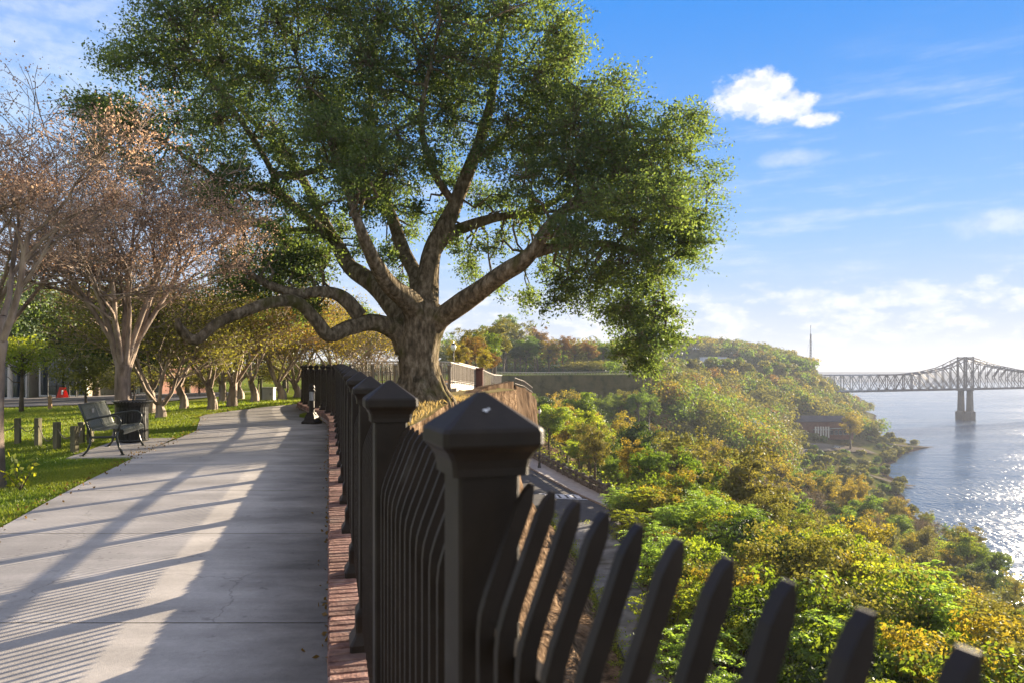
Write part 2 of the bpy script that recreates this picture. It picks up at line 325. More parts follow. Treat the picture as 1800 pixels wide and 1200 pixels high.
# weathered concrete of the walk: mottling, cross streaks, darker staining along the kerb
def concrete():
    m = mat('walk_concrete', (.4, .4, .4), .85, 0, .25); nt = m.node_tree; L = nt.links; b = nt.nodes['Principled BSDF']
    tc = nt.nodes.new('ShaderNodeTexCoord')
    def nz(scale, det, st=(1, 1, 1), rot=0, ro=.6):
        mp = nt.nodes.new('ShaderNodeMapping'); mp.inputs['Scale'].default_value = st; mp.inputs['Rotation'].default_value = (0, 0, rot); L.new(tc.outputs['Object'], mp.inputs['Vector'])
        n = nt.nodes.new('ShaderNodeTexNoise'); n.inputs['Scale'].default_value = scale; n.inputs['Detail'].default_value = det; n.inputs['Roughness'].default_value = ro
        L.new(mp.outputs[0], n.inputs['Vector']); return n.outputs['Fac']
    def mr(v, a, b_, c, d):
        n = nt.nodes.new('ShaderNodeMapRange'); n.inputs['From Min'].default_value = a; n.inputs['From Max'].default_value = b_; n.inputs['To Min'].default_value = c; n.inputs['To Max'].default_value = d; L.new(v, n.inputs['Value']); return n.outputs[0]
    def mul(a, b_):
        n = nt.nodes.new('ShaderNodeMath'); n.operation = 'MULTIPLY'; L.new(a, n.inputs[0])
        if isinstance(b_, float): n.inputs[1].default_value = b_
        else: L.new(b_, n.inputs[1])
        return n.outputs[0]
    rot = R(-14)
    v = mul(mr(nz(.7, 6), .3, .7, .80, 1.12), mr(nz(3.0, 8, (.16, 1, 1), rot), .35, .7, 1.08, .80))
    v = mul(v, mr(nz(260, 2), .3, .7, .80, 1.15)); v = mul(v, mr(nz(30, 4), .3, .7, .93, 1.06))
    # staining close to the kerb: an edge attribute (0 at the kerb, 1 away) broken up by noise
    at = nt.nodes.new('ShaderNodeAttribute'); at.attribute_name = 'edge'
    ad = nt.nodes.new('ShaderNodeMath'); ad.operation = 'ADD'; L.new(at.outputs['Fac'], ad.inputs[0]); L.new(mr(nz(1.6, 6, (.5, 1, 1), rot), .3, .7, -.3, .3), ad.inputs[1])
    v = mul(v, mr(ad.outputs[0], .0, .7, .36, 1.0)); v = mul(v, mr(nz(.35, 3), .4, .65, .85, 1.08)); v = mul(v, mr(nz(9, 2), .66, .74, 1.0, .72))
    vo = nt.nodes.new('ShaderNodeTexVoronoi'); vo.feature = 'DISTANCE_TO_EDGE'; vo.inputs['Scale'].default_value = .42
    dn = nt.nodes.new('ShaderNodeTexNoise'); dn.inputs['Scale'].default_value = 3; dn.inputs['Detail'].default_value = 6; L.new(tc.outputs['Object'], dn.inputs['Vector'])
    vm = nt.nodes.new('ShaderNodeVectorMath'); vm.operation = 'MULTIPLY_ADD'; L.new(dn.outputs['Color'], vm.inputs[0]); vm.inputs[1].default_value = (.35, .35, .35); L.new(tc.outputs['Object'], vm.inputs[2]); L.new(vm.outputs[0], vo.inputs['Vector'])
    crk = mr(vo.outputs['Distance'], .0, .003, .65, 1.0); msk = mr(nz(.5, 2), .50, .54, 0.0, 1.0)
    mc = nt.nodes.new('ShaderNodeMix'); mc.data_type = 'FLOAT'; L.new(msk, mc.inputs['Factor']); mc.inputs['A'].default_value = 1.0; L.new(crk, mc.inputs['B']); v = mul(v, mc.outputs['Result'])
    cb = nt.nodes.new('ShaderNodeMix'); cb.data_type = 'RGBA'; cb.blend_type = 'MULTIPLY'; cb.inputs['Factor'].default_value = 1; cb.inputs['A'].default_value = (.50, .465, .435, 1); L.new(v, cb.inputs['B'])
    L.new(cb.outputs['Result'], b.inputs['Base Color'])
    bp = nt.nodes.new('ShaderNodeBump'); bp.inputs['Strength'].default_value = .35; bp.inputs['Distance'].default_value = .006; L.new(nz(140, 3), bp.inputs['Height']); L.new(bp.outputs[0], b.inputs['Normal'])
    return m
M['concrete'] = concrete()

def water():
    m = mat('river_water', (.045, .09, .16), .09, 0, .5); nt = m.node_tree; L = nt.links; b = nt.nodes['Principled BSDF']
    b.inputs['IOR'].default_value = 1.33; b.inputs['Specular IOR Level'].default_value = .45
    tc = nt.nodes.new('ShaderNodeTexCoord')
    def nz(scale, det, st):
        mp = nt.nodes.new('ShaderNodeMapping'); mp.inputs['Scale'].default_value = st; mp.inputs['Rotation'].default_value = (0, 0, R(20)); L.new(tc.outputs['Object'], mp.inputs['Vector'])
        n = nt.nodes.new('ShaderNodeTexNoise'); n.inputs['Scale'].default_value = scale; n.inputs['Detail'].default_value = det; L.new(mp.outputs[0], n.inputs['Vector']); return n.outputs['Fac']
    b1 = nt.nodes.new('ShaderNodeBump'); b1.inputs['Strength'].default_value = 1; b1.inputs['Distance'].default_value = .8; L.new(nz(.5, 6, (1, .5, 1)), b1.inputs['Height'])
    b2 = nt.nodes.new('ShaderNodeBump'); b2.inputs['Strength'].default_value = 1; b2.inputs['Distance'].default_value = 1.0; L.new(nz(.06, 4, (.6, 1.6, 1)), b2.inputs['Height']); L.new(b1.outputs[0], b2.inputs['Normal'])
    L.new(b2.outputs[0], b.inputs['Normal'])
    mr = nt.nodes.new('ShaderNodeMapRange'); mr.inputs['From Min'].default_value = .35; mr.inputs['From Max'].default_value = .65; mr.inputs['To Min'].default_value = .06; mr.inputs['To Max'].default_value = .2
    L.new(nz(.012, 5, (.5, 2.2, 1)), mr.inputs['Value']); L.new(mr.outputs[0], b.inputs['Roughness'])
    return m
M['water'] = water()
L_ = leafmat
M['lf_oak'] = L_('oak_leaf', (.052, .088, .048), (.155, .205, .072), .5, (1.85, 1.8, .7), .03)
M['lf_myrtle'] = L_('myrtle_seed_head', (.34, .20, .14), (.72, .53, .40), .45, (1.2, 1.1, .9), .02)
M['lf_green'] = L_('green_leaf', (.060, .105, .018), (.17, .24, .035), .5, (1.8, 1.7, .7), .03, .012)
M['lf_lime'] = L_('lime_leaf', (.12, .19, .022), (.30, .34, .045), .55, (1.6, 1.5, .7), .03, .012)
M['lf_gold'] = L_('golden_leaf', (.16, .155, .028), (.38, .32, .05), .5, (1.5, 1.3, .6), .03, .012)
M['lf_rust'] = L_('rust_leaf', (.125, .082, .028), (.26, .17, .055), .45, (1.5, 1.3, .8), .02, .010)
M['lf_olive'] = L_('olive_leaf', (.10, .105, .026), (.23, .22, .055), .45, (1.5, 1.4, .8), .03, .015)
M['lf_dark'] = L_('dark_leaf', (.026, .048, .014), (.065, .10, .022), .45, (1.9, 1.8, .7), .04, .01)
M['lf_grey'] = L_('grey_twig_haze', (.13, .10, .065), (.24, .19, .12), .35, (1.2, 1.1, .9), .02, .01)
M['grass'] = L_('grass_blade', (.11, .19, .022), (.32, .34, .055), .45, (1.5, 1.5, .7), .04)
M['dry'] = L_('dry_blade', (.30, .24, .10), (.48, .38, .18), .4, (1.2, 1.1, .9), .02)
M['fern'] = L_('sumac_frond', (.10, .19, .035), (.26, .36, .07), .55, (1.5, 1.5, .8), .05)

def leaves(name, cen, size, mt, aspect=.5, var=None, up=0.0, droop=None, nrm=None, nmix=.55):
    """one mesh of pointed leaf quads at cen (N,3)"""
    n = len(cen); cen = np.asarray(cen, dtype=np.float64)
    size = np.broadcast_to(np.asarray(size, dtype=float), (n,))
    d = rng.normal(size=(n, 3)); d[:, 2] += up
    if droop is not None: d += droop
    d /= np.linalg.norm(d, axis=1)[:, None]
    e = rng.normal(size=(n, 3))
    if nrm is not None:
        nn = np.asarray(nrm)+rng.normal(size=(n, 3))*nmix; nn /= np.linalg.norm(nn, axis=1)[:, None]
        d -= nn*np.sum(nn*d, axis=1)[:, None]; d /= np.linalg.norm(d, axis=1)[:, None]; e = np.cross(nn, d)
    e -= d*np.sum(d*e, axis=1)[:, None]; e /= np.linalg.norm(e, axis=1)[:, None]
    s = size[:, None]*.5; w = s*aspect
    V = np.empty((n, 4, 3)); V[:, 0] = cen-d*s; V[:, 1] = cen+e*w+d*s*.1; V[:, 2] = cen+d*s; V[:, 3] = cen-e*w+d*s*.1
    me = bpy.data.meshes.new(name); me.vertices.add(n*4); me.loops.add(n*4); me.polygons.add(n)
    me.vertices.foreach_set('co', V.ravel()); me.loops.foreach_set('vertex_index', np.arange(n*4, dtype=np.int32))
    me.polygons.foreach_set('loop_start', np.arange(0, n*4, 4, dtype=np.int32))
    try: me.polygons.foreach_set('loop_total', np.full(n, 4, dtype=np.int32))
    except Exception: pass
    if var is None: var = rng.random(n)
    a = me.attributes.new('var', 'FLOAT', 'POINT'); a.data.foreach_set('value', np.repeat(np.asarray(var, dtype=np.float32), 4))
    me.materials.append(mt); me.update(calc_edges=True); return me
def ball(n, r, shell=.35):
    d = rng.normal(size=(n, 3)); d /= np.linalg.norm(d, axis=1)[:, None]
    rr = (shell+(1-shell)*rng.random(n)**.6)
    return d*rr[:, None]*np.asarray(r)

# ---------------------------------------------------------------- terrain functions
def P(y): return lerp(y, [-6, 0, 4, 10, 17, 22, 27, 40], [-.14, -.07, .0, .12, .2, .28, .38, .45])
def KERB(y): return lerp(y, [-4, 0, 3.55, 10.75, 20, 28, 34], [.22, .236, .25, .385, .47, .52, .54])
PLX = [-5, 0, 17.2, 19.5, 22, 24.5, 27, 30, 34, 38]
PLL = [-3.15, -3.35, -7.34, -8.1, -9.2, -8.9, -7.75, -6.9, -6.0, -5.6]
def PL(y): return lerp(y, [-5, 4, 7.1, 8.6, 12.25, 14, 17.2, 19.6, 22], [-2.9, -4.3, -4.95, -5.36, -6.28, -6.7, -7.34, -8.3, -9.2])
def ground(x, y):
    g = P(y)+.015
    g -= .03*min(max(0, -x-8.5), 30)
    g += .28*math.exp(-((x+2.6)**2+(y-23)**2)/7.0)
    if y > 15 and x > -4.2: g += lerp(y, [15, 21, 30], [0, .12, .1])*min(1, (x+4.2)/.8)
    g -= .05*max(0, min(1, (y-30)/40))
    if y > 250: g += min((y-250)*.022, 9)
    if y > 480: g -= lerp(y, [480, 600], [0, 1])*lerp(x-XB(y), [-110, 0], [0, 6])
    return g
XBY = [-30, 0, 5, 15, 20, 25, 37, 45, 50, 81, 120, 200, 228, 240, 300, 400, 600, 700, 850, 1100]
XBX = [8, .8, -.45, -2.9, -2.2, -1.6, -1.2, .5, -2.5, -8, -10, -8, -5, 44, 62, 90, 240, 283, 335, 360]
XSY = [-30, 40, 80, 163, 211, 262, 317, 330, 346, 387, 454, 480, 489, 520, 550, 663, 700, 833, 850, 900, 1015, 1100]
XSX = [92, 98, 103, 112, 135, 146, 173, 182, 184, 202, 250, 274, 285, 262, 270, 321, 345, 416, 425, 440, 480, 500]
def XB(y): return lerp(y, XBY, XBX)
def XS(y): return lerp(y, XSY, XSX)
OWY = [-30, 10, 25, 38, 42.3, 58.1, 67.2, 76.7, 89.8, 105, 125]
OWX = [20, 16.5, 14.8, 12.9, 11.9, 8.5, 6.56, 4.66, 2.3, -1.5, -6]
KBY = [-30, 10, 25, 38, 57.4, 63.2, 72.2, 85, 105, 125]
KBX = [18, 14.5, 12.8, 11.2, 7.1, 5.5, 3.5, .85, -3.2, -7.6]
IWY = [-30, 10, 25, 40, 52, 60, 75, 85, 105, 125]
IWX = [5.5, 4.2, 3.9, 3.6, 2.6, .2, -5.0, -7.4, -9.2, -12]
RZ = -8.9
def OW(y): return lerp(y, OWY, OWX)
def KB(y): return lerp(y, KBY, KBX)
def IW(y): return lerp(y, IWY, IWX)
WATER = -48.4
def slope(x, y):
    xb, xs = XB(y), XS(y); g = ground(xb, y)
    if y < 118 and OW(y) > XB(y)+1:
        xi, xo = max(IW(y), xb+2.5), OW(y)
        if x < xi:
            s = min(1, max(0, (x-xb)/(xi-xb))); return g-(g-RZ)*s**lerp(y, [3, 8, 12, 18], [1.1, .8, .45, .28])
        if x <= xo+.8: return RZ
        t = min(1.0, (x-xo-.8)/(xs-xo-.8)); h = RZ-(RZ-WATER+.5)*(1-(1-t)**1.35); 
        return h
    t = min(1.0, max(0, (x-xb)/(xs-xb)))
    k = 1.6
    st = 8*min(1, t/.03)*lerp(y, [118, 150, 560, 700], [0, 1, 1, .3])      # a step down the retained bluff face
    return g-st-(g-st-WATER+.5)*(1-(1-t)**k)
def ter(x, y): return ground(x, y) if x <= XB(y) else slope(x, y)

# ---------------------------------------------------------------- ground sheets (setting)
def grid_mesh(name, rows, mats, midx, smooth=True):
    b = MB(); n = len(rows[0])
    for r in rows: b.v += [tuple(p) for p in r]
    for j in range(len(rows)-1):
        for i in range(n-1):
            b.f.append((j*n+i, j*n+i+1, (j+1)*n+i+1, (j+1)*n+i)); b.m.append(midx(j, i))
    o = b.build(name, mats, smooth=smooth); return o
ys = [-30, -22, -16, -10, -6, -3] + list(np.arange(0, 12, .5)) + list(np.arange(12, 40, 1.0)) + list(np.arange(40, 66, 2)) + list(np.arange(66, 130, 4)) + list(np.arange(130, 228, 8)) + [228, 232, 236, 240, 246, 254, 262] + list(np.arange(270, 420, 10)) + list(np.arange(420, 1101, 14))
rows = []
for y in ys:
    xb = XB(y); e = xb-(-.247*y+.32) if y < 19 else 2.0
    cols = [-900, -400, -200, -100, -60, -40, -30, -24, -20, -17, -14.5, -12.5]
    L0 = min(-11, xb-6)
    cols = [min(c, L0-.1*(12-i)) for i, c in enumerate(cols)] + list(np.linspace(L0, xb, 22))
    rows.append([(x, y, ground(x, y)-.03 + (0 if x < xb-.01 else 0)) for x in cols])
def lawn_mat(j, i):
    y = ys[j]; x = rows[j][i][0]
    if y > 275: return 2
    if y < 34 and x > -.247*y-.3 and y < 19: return 1
    if 18 <= y < 45 and x > -4.5: return 1
    return 0
lawn = grid_mesh('lawn', rows, [M['lawn'], M['dryground'], M['hillgrass']], lawn_mat); tag(lawn, kind='structure')
# river-side terrain
ys2 = ys
rows = []
NC1, NC2, NC3 = 16, 6, 34
for y in ys2:
    xb, xs = XB(y), XS(y); road = y < 118 and OW(y) > XB(y)+1
    if road:
        xi, xo = max(IW(y), xb+2.5), OW(y)
        cols = list(np.linspace(xb, xi, NC1)) + list(np.linspace(xi, xo+.8, NC2+1))[1:] + list(np.linspace(xo+.8, xs, NC3+1))[1:]
    else:
        cols = list(xb+(xs-xb)*np.linspace(0, 1, NC1+NC2+NC3)**1.3)
    cols += [xs+15, xs+60]
    r = []
    for i, x in enumerate(cols):
        h = slope(min(x, xs), y) if x <= xs else WATER-2-(x-xs)*.05
        if i == 0: h = ground(xb, y)-.035
        elif road and i < NC1-1:
            nz = noise.fractal(Vector((x*.9, y*.9, h*.9)), 1.0, 2.0, 4); h += nz*.45; x += nz*.3
        elif x < xs and not (road and NC1-1 <= i <= NC1+NC2): h += noise.noise(Vector((x*.12, y*.12, 0)))*.5
        r.append((x, y, h))
    rows.append(r)
def ter_mat(j, i):
    y = ys2[j]; t = i/(NC1+NC2+NC3)
    if y < 118: 
        if i < NC1-1: return 1
        if i >= NC1+NC2+NC3-4: return 2
        return 0
    if i >= NC1+NC2+NC3-5: return 2
    if i >= NC1+NC2+NC3-13: return 3
    return 0
terr = grid_mesh('bluff_terrain', rows, [M['soil'], M['rock'], M['mud'], M['bankgrass']], ter_mat); tag(terr, kind='structure')
b = MB(); b.quad((-50, -400, WATER), (12000, -400, WATER), (12000, 9000, WATER), (-3000, 9000, WATER)); b.m[0] = 0
rv = b.build('river', M['water']); tag(rv, kind='structure')
# far bank: wooded low land beyond the river
b = MB(); n = 220; prof = [(0, WATER-1), (25, WATER+3), (60, -30), (160, -12), (700, -3), (2500, 0)]
for j in range(n+1):
    x = -400+j*60; y0 = 3300+120*math.sin(x*.0013)+50*math.sin(x*.006)
    for (dy, z) in prof: b.v.append((x, y0+dy, z+(noise.noise(Vector((x*.01, dy*.01, 0)))*5 if z > -40 else 0)))
for j in range(n):
    for i in range(5): b.f.append((j*6+i, (j+1)*6+i, (j+1)*6+i+1, j*6+i+1)); b.m.append(0)
fb = b.build('far_bank', M['farbank'], smooth=False); tag(fb, kind='structure')

# ---------------------------------------------------------------- concrete walk
def kerb_left(y):     # left face of the brick wall
    if y <= 18.05: return -.247*y-.015-(0.0)
    return fence_x(y)-.2
FPY = [.06, 1.25]+[2.45+1.2*k for k in range(14)]+[19.2, 20.35, 21.5, 22.6, 23.7, 24.9, 26.1, 27.4, 28.7, 30.0, 31.2]
FPX = [.405, -.052]+[-.247*(2.45+1.2*k)+.2 for k in range(14)]+[-4.62, -5.05, -5.5, -5.98, -6.45, -6.95, -7.38, -7.62, -7.6, -7.3, -6.8]
def fence_x(y):
    if y < .06: return .40+( .06-y)*.38
    return lerp(y, FPY, FPX)
walk = MB(); edge = []
def slab(y0, y1, lf, rt, n=6, m=8, top=.018):
    i0 = len(walk.v)
    for j in range(n+1):
        y = y0+(y1-y0)*j/n
        for i in range(m+1):
            t = i/m; x = lf(y)+(rt(y)-lf(y))*t
            yy = y - (x+3)*0.247*0.0
            walk.v.append((x, yy, P(y)+top)); edge.append(min(1, (rt(y)-x)/1.3))
    for j in range(n):
        for i in range(m):
            a = i0+j*(m+1)+i; walk.f.append((a, a+1, a+m+2, a+m+1)); walk.m.append(0)
    for j in range(n):       # edges down
        for (i, s) in ((0, 1), (m, -1)):
            a = i0+j*(m+1)+i; c = a+m+1; k = len(walk.v)
            for q in (a, c): v = walk.v[q]; walk.v.append((v[0], v[1], v[2]-.12)); edge.append(.5)
            walk.f.append((a, c, k+1, k) if s > 0 else (c, a, k, k+1)); walk.m.append(0)
JY = [-3.2, -.2, 2.2, 4.62, 6.96, 9.2, 11.5, 13.8, 16.1, 18.4, 20.4]
rt = lambda y: fence_x(y)-.19
for a, c in zip(JY[:-1], JY[1:]): slab(a+.006, c-.006, PL, rt)
# the bend: one fan of concrete curling right behind the fence
LQ = [(-8.6, 20.4), (-9.05, 21.4), (-9.2, 22.2), (-9.0, 23.8), (-8.55, 25.6), (-7.9, 27.4), (-7.75, 29.2), (-7.6, 31.3), (-6.8, 33.4), (-5.5, 34.6), (-4.2, 35.2)]
RQ = [(fence_x(y)-.19, y) for y in (20.4, 21.3, 22.2, 23.2, 24.2, 25.2, 26.2, 27.4)]+[(-7.62, 28.7), (-7.1, 30.3), (-6.2, 31.6)]
for k in range(10):
    i0 = len(walk.v); m = 6
    for j in (0, 1):
        l_, r_ = LQ[k+j], RQ[k+j]
        for i in range(m+1):
            t = i/m; x = l_[0]+(r_[0]-l_[0])*t; y = l_[1]+(r_[1]-l_[1])*t
            walk.v.append((x, y, P(y)+.018)); edge.append(1-t*.8)
    for i in range(m): walk.f.append((i0+i, i0+i+1, i0+m+2+i, i0+m+1+i)); walk.m.append(0)
wo = walk.build('concrete_path', M['concrete']); tag(wo, kind='structure')
a = wo.data.attributes.new('edge', 'FLOAT', 'POINT'); a.data.foreach_set('value', edge)
# bench pad
b = MB(); i0 = 0
pad = [(-7.42, 12.3), (-6.36, 12.5), (-7.14, 15.7), (-8.2, 15.5)]
b.v += [(x, y, P(y)+.012) for x, y in pad]+[(x, y, P(y)-.15) for x, y in pad]
b.f += [(0, 1, 2, 3), (0, 4, 5, 1), (3, 7, 4, 0)]; b.m += [0, 0, 0]
po = b.build('bench_pad', M['concrete']); tag(po, kind='structure'); a = po.data.attributes.new('edge', 'FLOAT', 'POINT'); a.data.foreach_set('value', [.6]*8)

# ---------------------------------------------------------------- brick wall
bw = thing('brick_wall', (-.3, 1.2, 0), 'low red brick kerb wall carrying the dark iron fence beside the path', 'wall')
bk = MB(); bvar = []
mo = MB()
def fpath(step):
    out = []; y = -1.5
    while y < 31:
        x = fence_x(y); x2 = fence_x(y+.1); t = Vector((x2-x, .1)).normalized(); out.append((x, y, t)); y += step*t.y
    return out
for (x, y, t) in fpath(.078):
    nrm = Vector((t.y, -t.x)); rz = math.atan2(t.y, t.x)
    c = Vector((x, y))+nrm*.0; lo, hi = -.2, .24
    for (l, h) in ((lo, .015), (.025, hi)):
        n0 = len(bk.v); cc = Vector((x, y))+nrm*((l+h)/2)
        bk.box((cc.x+random.uniform(-.002, .002), cc.y, KERB(y)-.055+random.uniform(-.003, .003)), (.068, h-l+random.uniform(-.006, .006), .11), rz, bev=.007, jit=.0022)
        bvar += [random.random()]*(len(bk.v)-n0)
k = 0
pts = fpath(.206)
for (x, y, t) in pts:
    nrm = Vector((t.y, -t.x)); rz = math.atan2(t.y, t.x)
    if y < 3: continue
    zt = KERB(y)-.118; row = 0
    while zt > P(y)-.02 and row < 4:
        off = .103 if row % 2 else 0
        cc = Vector((x, y))+t*off-nrm*.145; n0 = len(bk.v)
        bk.box((cc.x, cc.y, zt-.03), (.196, .09, .06), rz, bev=.005, jit=.002); bvar += [random.random()]*(len(bk.v)-n0)
        zt -= .07; row += 1
pts = fpath(.35)
for (p, q) in zip(pts[:-1], pts[1:]):
    A = [Vector((p[0], p[1]))+Vector((p[2].y, -p[2].x))*s for s in (-.19, .23)]; B = [Vector((q[0], q[1]))+Vector((q[2].y, -q[2].x))*s for s in (-.19, .23)]
    za, zb = KERB(p[1])-.008, KERB(q[1])-.008
    mo.quad((*A[0], za), (*A[1], za), (*B[1], zb), (*B[0], zb))
    mo.quad((*A[0], -.6), (*A[0], za), (*B[0], zb), (*B[0], -.6)); mo.quad((*A[1], za), (*A[1], -.6), (*B[1], -.6), (*B[1], zb))
bo = bk.build('brick_courses', M['brick'], bw); a = bo.data.attributes.new('var', 'FLOAT', 'POINT'); a.data.foreach_set('value', bvar)
mo.build('mortar_bed', M['mortar'], bw)

# ---------------------------------------------------------------- iron fence
PROF_SHAFT = [(.052, .0), (.052, 1.20)]
PROF_BASE = [(.098, 0), (.098, .032), (.090, .045), (.074, .07), (.070, .085), (.070, .165), (.066, .18), (.0535, .20)]
PROF_CAP = [(.053, 1.188), (.064, 1.190), (.0645, 1.203), (.067, 1.216), (.074, 1.229), (.083, 1.238), (.0845, 1.242), (.0845, 1.262), (.081, 1.268), (.006, 1.325)]
def fence(name, pts, kerbz, mt, label, picket_objs=0, sp=.082, curved=True, hs=1.0):
    p0 = pts[0]; root = thing(name, (pts[0][0], pts[0][1], kerbz(pts[0])), label, 'fence')
    count = 0
    for i, p in enumerate(pts):
        q = pts[min(i+1, len(pts)-1)]; r = pts[max(i-1, 0)]
        rz = math.atan2(q[1]-r[1], q[0]-r[0]); z = kerbz(p)
        b = MB(); b.sq((p[0], p[1], z), [(w, h*hs) for w, h in PROF_SHAFT], rz); po = b.build('post', mt, root)
        b = MB(); b.sq((p[0], p[1], z), [(w, h*hs) for w, h in PROF_CAP], rz); c = b.build('cap', mt, po)
        b = MB(); b.sq((p[0], p[1], z), PROF_BASE, rz); b.build('base_flare', mt, po)
    for i in range(len(pts)-1):
        a, c = Vector((pts[i][0], pts[i][1], kerbz(pts[i]))), Vector((pts[i+1][0], pts[i+1][1], kerbz(pts[i+1])))
        d = c-a; L = Vector((d.x, d.y)).length; t = Vector((d.x, d.y, 0)).normalized(); nrm = Vector((t.y, -t.x, 0)); rz = math.atan2(t.y, t.x)
        b = MB(); tb = MB(); b_ = b
        for hz, th in ((.30, .042), (.93, .038)):          # two rails
            b = b_ if hz < .5 else tb
            A = a+t*.05+nrm*(.0)+Vector((0, 0, hz*hs)); B = c-t*.05+nrm*(.0)+Vector((0, 0, hz*hs))
            hw, hh = .014, th/2
            P8 = [(A+nrm*sx*hw+Vector((0, 0, sz*hh))) for sx, sz in ((-1, -1), (1, -1), (1, 1), (-1, 1))]+[(B+nrm*sx*hw+Vector((0, 0, sz*hh))) for sx, sz in ((-1, -1), (1, -1), (1, 1), (-1, 1))]
            k = len(b.v); b.v += [tuple(p) for p in P8]
            for f in ((0, 1, 5, 4), (1, 2, 6, 5), (2, 3, 7, 6), (3, 0, 4, 7)): b.f.append(tuple(k+q for q in f)); b.m.append(0)
        b = b_; n = int((L-.12)/sp); st = (L-.12)/(n)
        indiv = []
        for k in range(n):
            s = .06+st*(k+.5); base = a+d*(s/L)
            mb = MB() if count < picket_objs else b
            hw, hd = .0085, .0125
            secs = [(.10, -.0275, 1), (.955, -.0275, 1), (.985, -.0245, 1), (1.02, -.014, 1), (1.150, .036, 1), (1.172, .044, .55), (1.182, .049, .12)]
            i0 = len(mb.v)
            for (h, off, w) in secs:
                for (ss, so) in ((-1, -1), (1, -1), (1, 1), (-1, 1)):
                    mb.v.append(tuple(base+t*(ss*hw)+nrm*(off*(1 if curved else 0)+so*hd*w)+Vector((0, 0, h*hs))))
            for j in range(len(secs)-1):
                for q in range(4): mb.f.append((i0+j*4+q, i0+j*4+(q+1) % 4, i0+(j+1)*4+(q+1) % 4, i0+(j+1)*4+q)); mb.m.append(0)
            e = i0+(len(secs)-1)*4; mb.f.append((e, e+1, e+2, e+3)); mb.m.append(0); mb.f.append((i0+3, i0+2, i0+1, i0)); mb.m.append(0)
            if mb is not b: indiv.append(mb); count += 1
        pn = b.build('picket_panel', mt, root); tb.build('top_rail', mt, pn)
        for mb in indiv: mb.build('picket', mt, pn)
    return root
FP = list(zip(FPX, FPY))
fence('iron_fence', FP, lambda p: KERB(p[1]), M['bronze'], 'long dark bronze iron picket fence with capped posts running along the path', 95)
far_pts = [(-7.1, 34.8), (-6.2, 35.4), (-4.95, 35.8), (-3.6, 36.2), (-2.98, 36.4)]
far_pts = [(xy(622, 34), 34), (xy(655, 34.6), 34.6), (xy(695, 35.2), 35.2), (xy(735, 35.8), 35.8), (xy(773, 36.3), 36.3), (xy(790, 36.6), 36.6)]
fence('iron_fence', far_pts, lambda p: .62, M['tan_metal'], 'short sunlit picket fence behind the big oak trunk in front of the footbridge', 0, sp=.1)

# ---------------------------------------------------------------- footbridge
def footbridge():
    g = [(xy(615, 38), 38, .98), (xy(700, 38.5), 38.5, .99), (xy(775, 39), 39, .98), (xy(792, 39.4), 39.4, .95), (xy(838, 46), 46, .62)]
    root = thing('footbridge', (g[0][0], g[0][1], .3), 'pale footbridge with railings sloping down to the right behind the oak', 'footbridge')
    dk = MB()
    for (p, q) in zip(g[:-1], g[1:]):
        w = Vector((.3, 1.9, 0)) if True else None
        A = [Vector(p), Vector(p)+w]; B = [Vector(q), Vector(q)+w]; dz = Vector((0, 0, -.28))
        dk.quad(A[0], B[0], B[1], A[1]); dk.quad(A[0]+dz, B[0]+dz, B[0], A[0]); dk.quad(A[1], B[1], B[1]+dz, A[1]+dz); dk.quad(A[1]+dz, B[1]+dz, B[0]+dz, A[0]+dz)
    dk.build('deck', M['rail_pale'], root)
    for s, off in ((0, Vector((0, 0, 0))), (1, Vector((.3, 1.9, 0)))):
        r = MB(); pnl = MB(); ps = MB()
        for (p, q) in zip(g[:-1], g[1:]):
            A, B = Vector(p)+off, Vector(q)+off; L = (B-A).length; n = max(1, round(L/.42))
            r.tube([A+Vector((0, 0, 1.12)), B+Vector((0, 0, 1.12))], .035, 6)
            r.tube([A+Vector((0, 0, .15)), B+Vector((0, 0, .15))], .02, 6)
            for k in range(n):
                X = A+(B-A)*(k/n); ps = MB(); ps.box((X.x, X.y, X.z+.55), (.05, .05, 1.1)); ps.build('rail_post', M['tan_metal'], root)
            n2 = round(L/.09)
            for k in range(n2):
                X = A+(B-A)*((k+.5)/n2); pnl.box((X.x, X.y, X.z+.62), (.022, .012, .9))
        r.build('handrail', M['rail_pale'], root); pnl.build('baluster_panel', M['rail_pale'], root)
    for i in (1, 2, 3): b = MB(); b.box((g[i][0]+.15, g[i][1]+1, .0), (.3, 1.6, 1.4)); b.build('support_pier', M['sidewalk'], root)
    x, y = xy(842, 46), 46
    pr = MB(); pr.box((x, y, .55), (.5, .6, 2.3), bev=.03); pr.box((x, y, 1.76), (.6, .7, .12), bev=.02)
    o = pr.build('gate_pier', M['brick_far'], loc=(x, y, .0)); tag(o, 'square brick pier at the lower end of the pale footbridge', 'pillar')
footbridge()
# picket rail going on beyond the pier, sloping down
def small_rail(name, pts, h, mt, label, sp=.16, th=1.0, cat='railing'):
    root = thing(name, pts[0], label, cat)
    b = MB(); pk = MB()
    for p, q in zip(pts[:-1], pts[1:]):
        A, B = Vector(p), Vector(q); L = (B-A).length
        b.tube([A+Vector((0, 0, h)), B+Vector((0, 0, h))], .03*th, 5); b.tube([A+Vector((0, 0, .15)), B+Vector((0, 0, .15))], .025*th, 5)
        n = max(1, int(L/sp))
        for k in range(n):
            X = A+(B-A)*(k/n); pk.box((X.x, X.y, X.z+h/2+.04), (.035*th, .035*th, h+.1))
    b.build('rails', mt, root); pk.build('balusters', mt, root); return root
small_rail('ramp_railing', [(xy(845, 46), 46, .62), (xy(855, 47.5), 47.5, .42), (xy(868, 49.5), 49.5, .22), (xy(882, 52), 52, .16)], 1.15, M['rail_pale'], 'short pale picket railing curving down to the right of the brick pier', .2)
